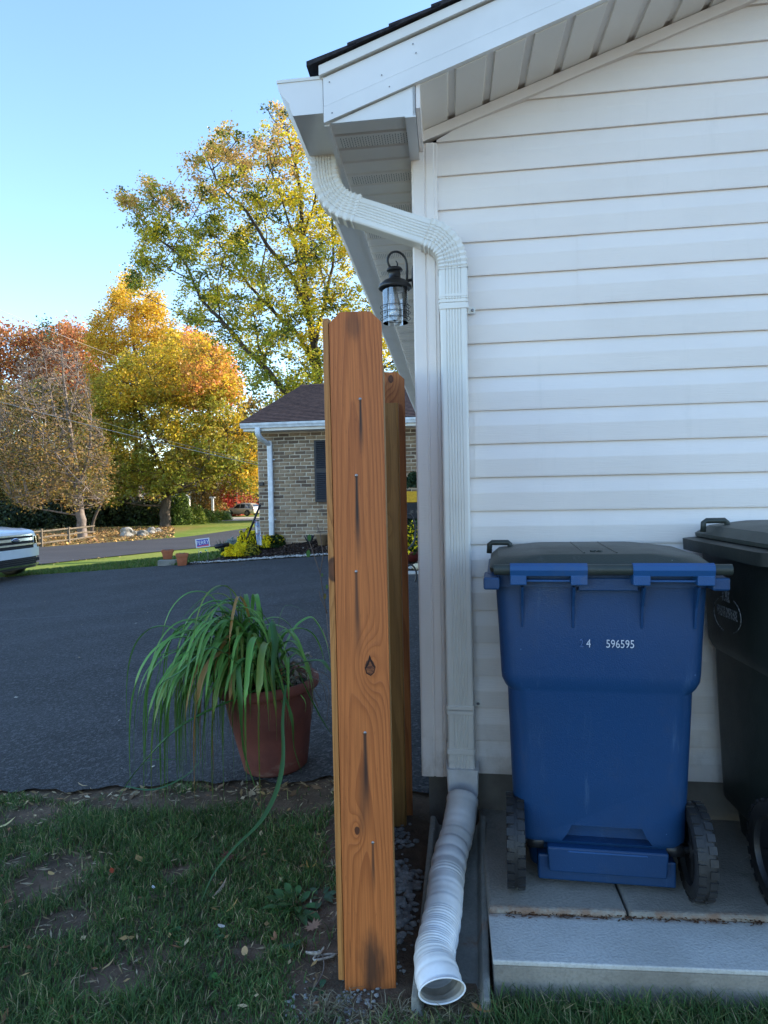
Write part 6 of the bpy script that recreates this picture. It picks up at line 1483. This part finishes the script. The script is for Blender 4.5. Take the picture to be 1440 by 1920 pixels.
# far woods closing the horizon
for nm, R0, n_, hmax in (("distant_woods", 150, 40000, 14),):
    an = RNG.uniform(-1.0, 1.25, n_); rad = R0+RNG.uniform(0, 25, n_); Xw = np.sin(an)*rad; Yw = np.cos(an)*rad
    hp = hmax*(.55+.22*np.sin(an*19)+.13*np.sin(an*47+1)+.08*np.sin(an*113)); Zw = -2.5+hp*RNG.random(n_)**.6
    P = np.stack([Xw, Yw, Zw], 1); a = RNG.normal(0, 1, (n_, 3)); a /= np.linalg.norm(a, axis=1)[:, None]; b = np.cross(a, RNG.normal(0, 1, (n_, 3))); b /= np.linalg.norm(b, axis=1)[:, None]; L = RNG.uniform(.4, 1.2, (n_, 1))
    V = np.stack([P-a*L, P+b*L, P+a*L, P-b*L], 1).reshape(-1, 3); cc = np.array([(.13, .11, .04), (.24, .12, .05), (.09, .10, .035), (.30, .2, .06)])[(((an*9).astype(int)) % 4+RNG.integers(0, 2, n_)) % 4]*RNG.uniform(.7, 1.2, (n_, 1))
    o = npmesh(nm, V, np.arange(4*n_).reshape(-1, 4), M['leaf'], np.repeat(cc, 4, 0)); tag(o, 'autumn woods along the far horizon', kind='stuff')
# fallen leaves and short grass on the far verges
def scatter_far(name, lab, n_, X0, X1, Y0, Y1, cols, s0_, s1_, up=.0, okf=None):
    Xs = RNG.uniform(X0, X1, n_); Ys = RNG.uniform(Y0, Y1, n_); k = np.ones(n_, bool) if okf is None else np.array([okf(a, b) for a, b in zip(Xs, Ys)]); Xs = Xs[k]; Ys = Ys[k]; n_ = len(Xs)
    Zs = np.array([gh(a, b) for a, b in zip(Xs, Ys)])+RNG.random(n_)*up+.03; az = RNG.uniform(0, 6.28, n_); L = RNG.uniform(s0_, s1_, n_); d = np.stack([np.cos(az)*L, np.sin(az)*L, RNG.normal(0, .4, n_)*L], 1); s_ = np.stack([-np.sin(az)*L*.5, np.cos(az)*L*.5, RNG.normal(0, .4, n_)*L], 1); P = np.stack([Xs, Ys, Zs], 1)
    V = np.stack([P-d, P+s_, P+d, P-s_], 1).reshape(-1, 3); cc = np.array(cols)[RNG.integers(0, len(cols), n_)]*RNG.uniform(.6, 1.25, (n_, 1)); o = npmesh(name, V, np.arange(4*n_).reshape(-1, 4), M['litter'], np.repeat(cc, 4, 0)); tag(o, lab, kind='stuff')
scatter_far('fallen_leaves', 'fallen leaves covering the verge beyond the road', 22000, -45, -4, 34, 60, [(.34, .20, .09), (.24, .13, .06), (.45, .28, .10), (.14, .10, .04)], .05, .13, .03, lambda a, b: b > ry1(a)+.3 and a/b*FPX+720 < 325)
scatter_far('fallen_leaves', 'leaf litter along the near edge of the road', 5000, -24, -6, 18, 30, [(.30, .24, .10), (.20, .16, .06)], .03, .07, .03, lambda a, b: ry0(a)-1.6*random.random()**1.5 < b < ry0(a)+.1)
def far_blades(n_, X0, X1):
    Xs = RNG.uniform(X0, X1, n_); V = []; Ys = []; 
    t_ = RNG.random(n_); Ys = np.array([yfar(a)+.02+(min(ry0(a)-.3, 24)-yfar(a))*b**1.3 for a, b in zip(Xs, t_)])
    ok = ~((Xs > x0b+.1) & (Ys < np.array([bback(a) for a in Xs])+.0)); Xs = Xs[ok]; Ys = Ys[ok]; n_ = len(Xs); Zs = np.array([gh(a, b) for a, b in zip(Xs, Ys)]); az = RNG.uniform(0, 6.28, n_); H_ = RNG.uniform(.03, .075, n_); w_ = .012
    P = np.stack([Xs, Ys, Zs], 1); s_ = np.stack([np.cos(az), np.sin(az), 0*az], 1)*w_; up = np.stack([np.cos(az+1)*H_*.6, np.sin(az+1)*H_*.6, H_], 1)
    V = np.stack([P-s_, P+s_, P+up+s_*.3, P+up-s_*.3], 1).reshape(-1, 3); cc = np.array([(.06, .13, .02), (.09, .16, .03), (.15, .17, .05)])[RNG.integers(0, 3, n_)]*RNG.uniform(.7, 1.2, (n_, 1)); o = npmesh('grass', V, np.arange(4*n_).reshape(-1, 4), M['grass'], np.repeat(cc, 4, 0)); tag(o, 'green grass strip between the driveway and the road', kind='stuff')
far_blades(60000, -22, -2.2)
# overhead wires
for lab, A_, B_, r_, sag in (('thick overhead wire sloping down from the left edge to the brick house', (-90, 728, 17), (486, 872, 14.45), .007, .06), ('thin overhead wire higher above the thick one', (-60, 706, 26), (486, 868, 22.0), .005, .2), ('thin wire crossing the sky at the far left', (-60, 556, 30), (330, 700, 120), .013, .5)):
    a_ = at(*A_); b_ = at(*B_); m_ = MB(); m_.tube([a_.lerp(b_, i/20)-Vector((0, 0, sag*4*(i/20)*(1-i/20))) for i in range(21)], r_, 5); o = m_.build('overhead_wire', simple('grey_wire', (.30, .28, .26), rough=.6)); tag(o, lab, 'wire', 'overhead wires')

# ------------------------------------------------------------ cars
def carpaint(name, c, met=.0):
    m = Mat(name, .28, .6, met); m.b.inputs['Coat Weight'].default_value = .8; m.b.inputs['Coat Roughness'].default_value = .08; m.color(m.mix(m.noise(3).step(.3, .7), c, tuple(x*.93 for x in c))); return m.m
def car(name, label, loc, rz, L, W, H, paint, hood=.95, wr=.36, st=None, group=None, fine=False):
    t = thing(name, label, 'car', group, loc, rz); hw = W/2
    # stations along x (front at +x): x, floor z, half width, belt z, top z, top half width
    st = st or [(.500, .42, .60, .62, .62, .55), (.492, .26, .80, .66, .68, .74), (.470, .20, .93, .69, .74, .86), (.43, .20, .98, .715, .775, .88), (.36, .20, 1.0, .735, .81, .88), (.27, .20, 1.0, .75, .845, .88), (.235, .20, 1.0, .76, .86, .86), (.08, .20, 1.0, .77, 1.25, .74), (.0, .20, 1.0, .775, 1.30, .73), (-.15, .20, 1.0, .785, 1.31, .73), (-.32, .20, .995, .80, 1.27, .70), (-.40, .21, .98, .80, 1.16, .70), (-.465, .24, .96, .80, .90, .80), (-.492, .30, .92, .78, .80, .80), (-.50, .42, .86, .70, .72, .80)]
    m_ = MB(); secs = []
    hs = H/1.31; zf = lambda z: z*hs
    for x, fz, w_, bz_, tz, tw_ in st:
        a = [(0, fz), (w_*.86, fz), (w_*.97, fz+.10), (w_*1.0, (fz+bz_)/2+.03), (w_*.985, bz_*.93), (w_*.95, bz_), (tw_+(w_*.95-tw_)*.08, tz-.03*(tz > bz_+.1)), (tw_*.93, tz-.004), (tw_*.5, tz+.012), (0, tz+.016)]
        pts = [(x*L, -p*hw, zf(z)) for p, z in a]+[(x*L, p*hw, zf(z)) for p, z in reversed(a[1:-1])]
        secs.append(pts)
    m_.loft(secs, True, True, True); b = m_.build('body', paint, t, auto=32)
    # side glass on each side, windscreen, rear glass
    def sidept(x, f, off=.006):
        for i in range(len(st)-1):
            if st[i][0] >= x >= st[i+1][0]:
                k_ = (st[i][0]-x)/(st[i][0]-st[i+1][0]); s_ = [st[i][j]+(st[i+1][j]-st[i][j])*k_ for j in range(6)]
                bw_ = s_[2]*.95; top = (s_[5]+(bw_-s_[5])*.08); w_ = bw_+(top-bw_)*f; z = s_[3]+(s_[4]-.03-s_[3])*f; return x*L, w_*hw+off, zf(z)
    for sgn in (-1, 1):
        for xs_ in ((.185, .09, .02, -.02), (-.035, -.10, -.16, -.19), (-.21, -.27, -.33, -.375)):
            V = [];
            for x in xs_:
                for f in (.06, .84):
                    q = sidept(x, f if not (x == .185 and f > .5) else .45); V.append((q[0], sgn*q[1], q[2]))
            m_ = MB(); m_.add(V, [(2*i, 2*i+1, 2*i+3, 2*i+2) for i in range(3)]); m_.build('side_window', M['cglass'], t)
    def topq(x, w_, dz=.008):
        for i in range(len(st)-1):
            if st[i][0] >= x >= st[i+1][0]:
                k_ = (st[i][0]-x)/(st[i][0]-st[i+1][0]); tz = st[i][4]+(st[i+1][4]-st[i][4])*k_; tw_ = st[i][5]+(st[i+1][5]-st[i][5])*k_; return (x*L, w_*tw_*hw, zf(tz)+dz)
    for nm, x0_, x1_ in (('windscreen', .226, .092), ('rear_window', -.405, -.458)):
        m_ = MB(); V = [tuple(Vector(topq(x, w_*.86, .02))+Vector((.012 if nm == 'windscreen' else -.012, 0, 0))) for x in (x0_, x1_) for w_ in (-1, -.33, .33, 1)]
        m_.add(V, [(i, i+1, i+5, i+4) for i in range(3)]); m_.build(nm, M['cglass'], t)
    for x in (.315, -.285):
        for sgn in (-1, 1):
            m_ = MB(); R = Matrix.Translation((x*L, sgn*(hw-.115), wr)) @ Matrix.Rotation(math.pi/2, 4, 'X')
            m_.lathe([(wr*.62, -.11), (wr*.93, -.115), (wr, -.08), (wr, .08), (wr*.93, .115), (wr*.62, .11), (wr*.6, 0), (wr*.62, -.11)], 28, R, caps=False); w_ = m_.build('wheel', M['tyre'], t)
            m_ = MB(); m_.lathe([(0, -.09), (wr*.18, -.095), (wr*.2, -.05), (wr*.55, -.045), (wr*.62, -.10), (wr*.62, .10), (wr*.55, .045), (wr*.2, .05), (wr*.18, .095), (0, .09)], 20, R, caps=False)
            for j in range(5): m_.box((wr*.1, -.035, -.10), (wr*.6, .035, .10), R @ Matrix.Rotation(j*1.2566, 4, 'Z'))
            m_.build('rim', M['steel'], w_)
            m_ = MB(); 
            P = [(x*L+math.cos(a_)*wr*1.13, wr+math.sin(a_)*wr*1.13) for a_ in [math.pi*i_/14-.12+(.24*i_/14) for i_ in range(15)]]
            m_.loft([[(px_, sgn*(hw+.004), pz_), (px_, sgn*(hw-.12), pz_)] for px_, pz_ in P], False, False)
            m_.add([(px_, sgn*(hw+.003), pz_) for px_, pz_ in P]+[(x*L, sgn*(hw+.003), wr)], [tuple(range(16))]); m_.build('wheel_arch', M['dark'], t)
            # wheel sits proud of the dark arch
            w_.location = (0, sgn*.128-sgn*.0, 0)
    for sgn in (-1, 1):
        m_ = MB(); m_.box((-.497*L, sgn*hw*.62-.10, zf(.66)), (-.470*L, sgn*hw*.62+.22*sgn+.10, zf(.76))); m_.build('tail_light', simple('red_lens', (.35, .02, .02), rough=.2), t)
    return t
cw = at(458, 972, 86); cz = gh(cw.x, 86)
sil = car('parked_car', 'small silver crossover parked on the far drive by the dark hedge', (cw.x-.1, 86, cz+.06), math.radians(180-24), 4.3, 1.8, 1.60, carpaint('silver_paint', (.62, .57, .52), .3))
# white SUV front at the left edge
YC = 15.2; fc = at(26, 1016, YC); hx, hy = math.sin(math.radians(79)), -math.cos(math.radians(79))
LC = 4.7; suvz = gh(fc.x, YC)-.03
suv = car('parked_suv', 'white sport utility vehicle with chrome barred grille at the left edge of the driveway', (fc.x-hx*LC/2, fc.y-hy*LC/2, suvz), math.atan2(hy, hx), LC, 1.92, 1.76, carpaint('white_paint', (.66, .69, .72)), wr=.38,
  st=[(.502, .36, .50, .66, .70, .46), (.496, .26, .74, .70, .745, .66), (.480, .22, .90, .725, .785, .80), (.455, .20, .96, .74, .81, .86), (.40, .20, .99, .755, .845, .88), (.30, .20, 1.0, .765, .875, .88), (.245, .20, 1.0, .77, .89, .86), (.09, .20, 1.0, .78, 1.25, .76), (.0, .20, 1.0, .785, 1.30, .75), (-.15, .20, 1.0, .79, 1.31, .75), (-.35, .20, .995, .80, 1.29, .74), (-.43, .21, .98, .80, 1.20, .74), (-.475, .24, .96, .80, .95, .80), (-.492, .30, .92, .78, .80, .80), (-.50, .42, .86, .70, .72, .80)])
hs = 1.76/1.31
M['chrome'] = simple('chrome', (.62, .64, .66), rough=.16, metal=1)
def front(y, z, off=0.0):    # surface of the nose: x as a rounded function of y
    a = abs(y)/.96; xf = .502*LC-.02-.30*max(0, a-.52)**1.5*1.0-.03*a*a
    xf -= .10*max(0, z-.80)**1.0*1.0
    return (xf+off+.03, y, z)
def band(nm, z0, z1, y0, y1, off, mat, par=None, thick=.03, taper=0):
    m_ = MB(); n = 18; secs = []
    for i in range(n+1):
        y = y0+(y1-y0)*i/n; tt = taper*abs(y/.9)**2; P0 = front(y, z0+tt, off); P1 = front(y, z1-tt*.3, off); secs.append([P0, P1, (P1[0]-thick, P1[1], P1[2]), (P0[0]-thick, P0[1], P0[2])])
    m_.loft(secs, True, True, False); return m_.build(nm, mat, par or suv)
gb = band('grille', .70, 1.02, -.62, .62, .012, M['dark'])
for z0_, z1_ in ((.985, 1.02), (.875, .935), (.775, .815)): band('grille_bar', z0_, z1_, -.62, .62, .030, M['chrome'], gb, .02)
band('bumper', .50, .70, -.88, .88, .020, suv.children[0].data.materials[0], None, .12)
lg = band('lower_grille', .335, .50, -.70, .70, .024, M['dark'], None, .10)
for z0_ in (.375, .42, .46): band('grille_slat', z0_, z0_+.010, -.68, .68, .032, M['black'], lg, .01)
band('skid_plate', .30, .338, -.80, .80, .040, M['chrome'], None, .10); band('air_dam', .25, .30, -.72, .72, .0, M['black'], None, .3)
for sgn in (-1, 1):
    y0, y1 = sorted((sgn*.64, sgn*.90)); hl = band('headlight', .80, .95, y0, y1, .012, simple('lamp_reflector', (.7, .72, .75), rough=.1), None, .05)
    band('headlight_lens', .795, .955, y0, y1, .018, M['glass'], hl, .004)
    y0, y1 = sorted((sgn*.70, sgn*.86)); band('fog_lamp', .38, .46, y0, y1, .03, M['dark'])
ex_ = front(0, .905, .036)
m_ = MB(); TE = Matrix.Translation(ex_) @ Matrix(((0, 0, 1, 0), (1, 0, 0, 0), (0, 1, 0, 0), (0, 0, 0, 1)))
m_.lathe([(0, .012), (.112, .012), (.122, .006), (.122, -.01)], 32, TE @ Matrix.Diagonal((1, .42, 1, 1)), caps=False); bd_ = m_.build('badge', M['chrome'], suv)
m_ = MB(); m_.lathe([(0, .0145), (.102, .0145), (.102, .012)], 32, TE @ Matrix.Diagonal((1, .40, 1, 1)), caps=False); m_.build('badge_oval', simple('badge_blue', (.01, .03, .16), rough=.3), bd_)
text('lettering', 'Ford', .075, TE @ Matrix.Translation((0, 0, .0155)), M['chrome'], bd_, 1.1, .0005)
# ------------------------------------------------------------ driveway details: seam lines
for px_list in ([(0, 1165), (120, 1158), (300, 1149), (430, 1142), (600, 1134)],):
    P = [g(*q)+Vector((0, 0, .017)) for q in px_list]; m_ = MB(); P = catmull(P, 6)
    m_.loft([[p+Vector((0, -.012, 0)), p+Vector((0, 0, .004)), p+Vector((0, .012, 0))] for p in P], False, False); o = m_.build('sealed_crack', simple('tar_line', (.018, .018, .02), rough=.5)); tag(o, 'dark sealed seam running across the driveway', kind='structure')
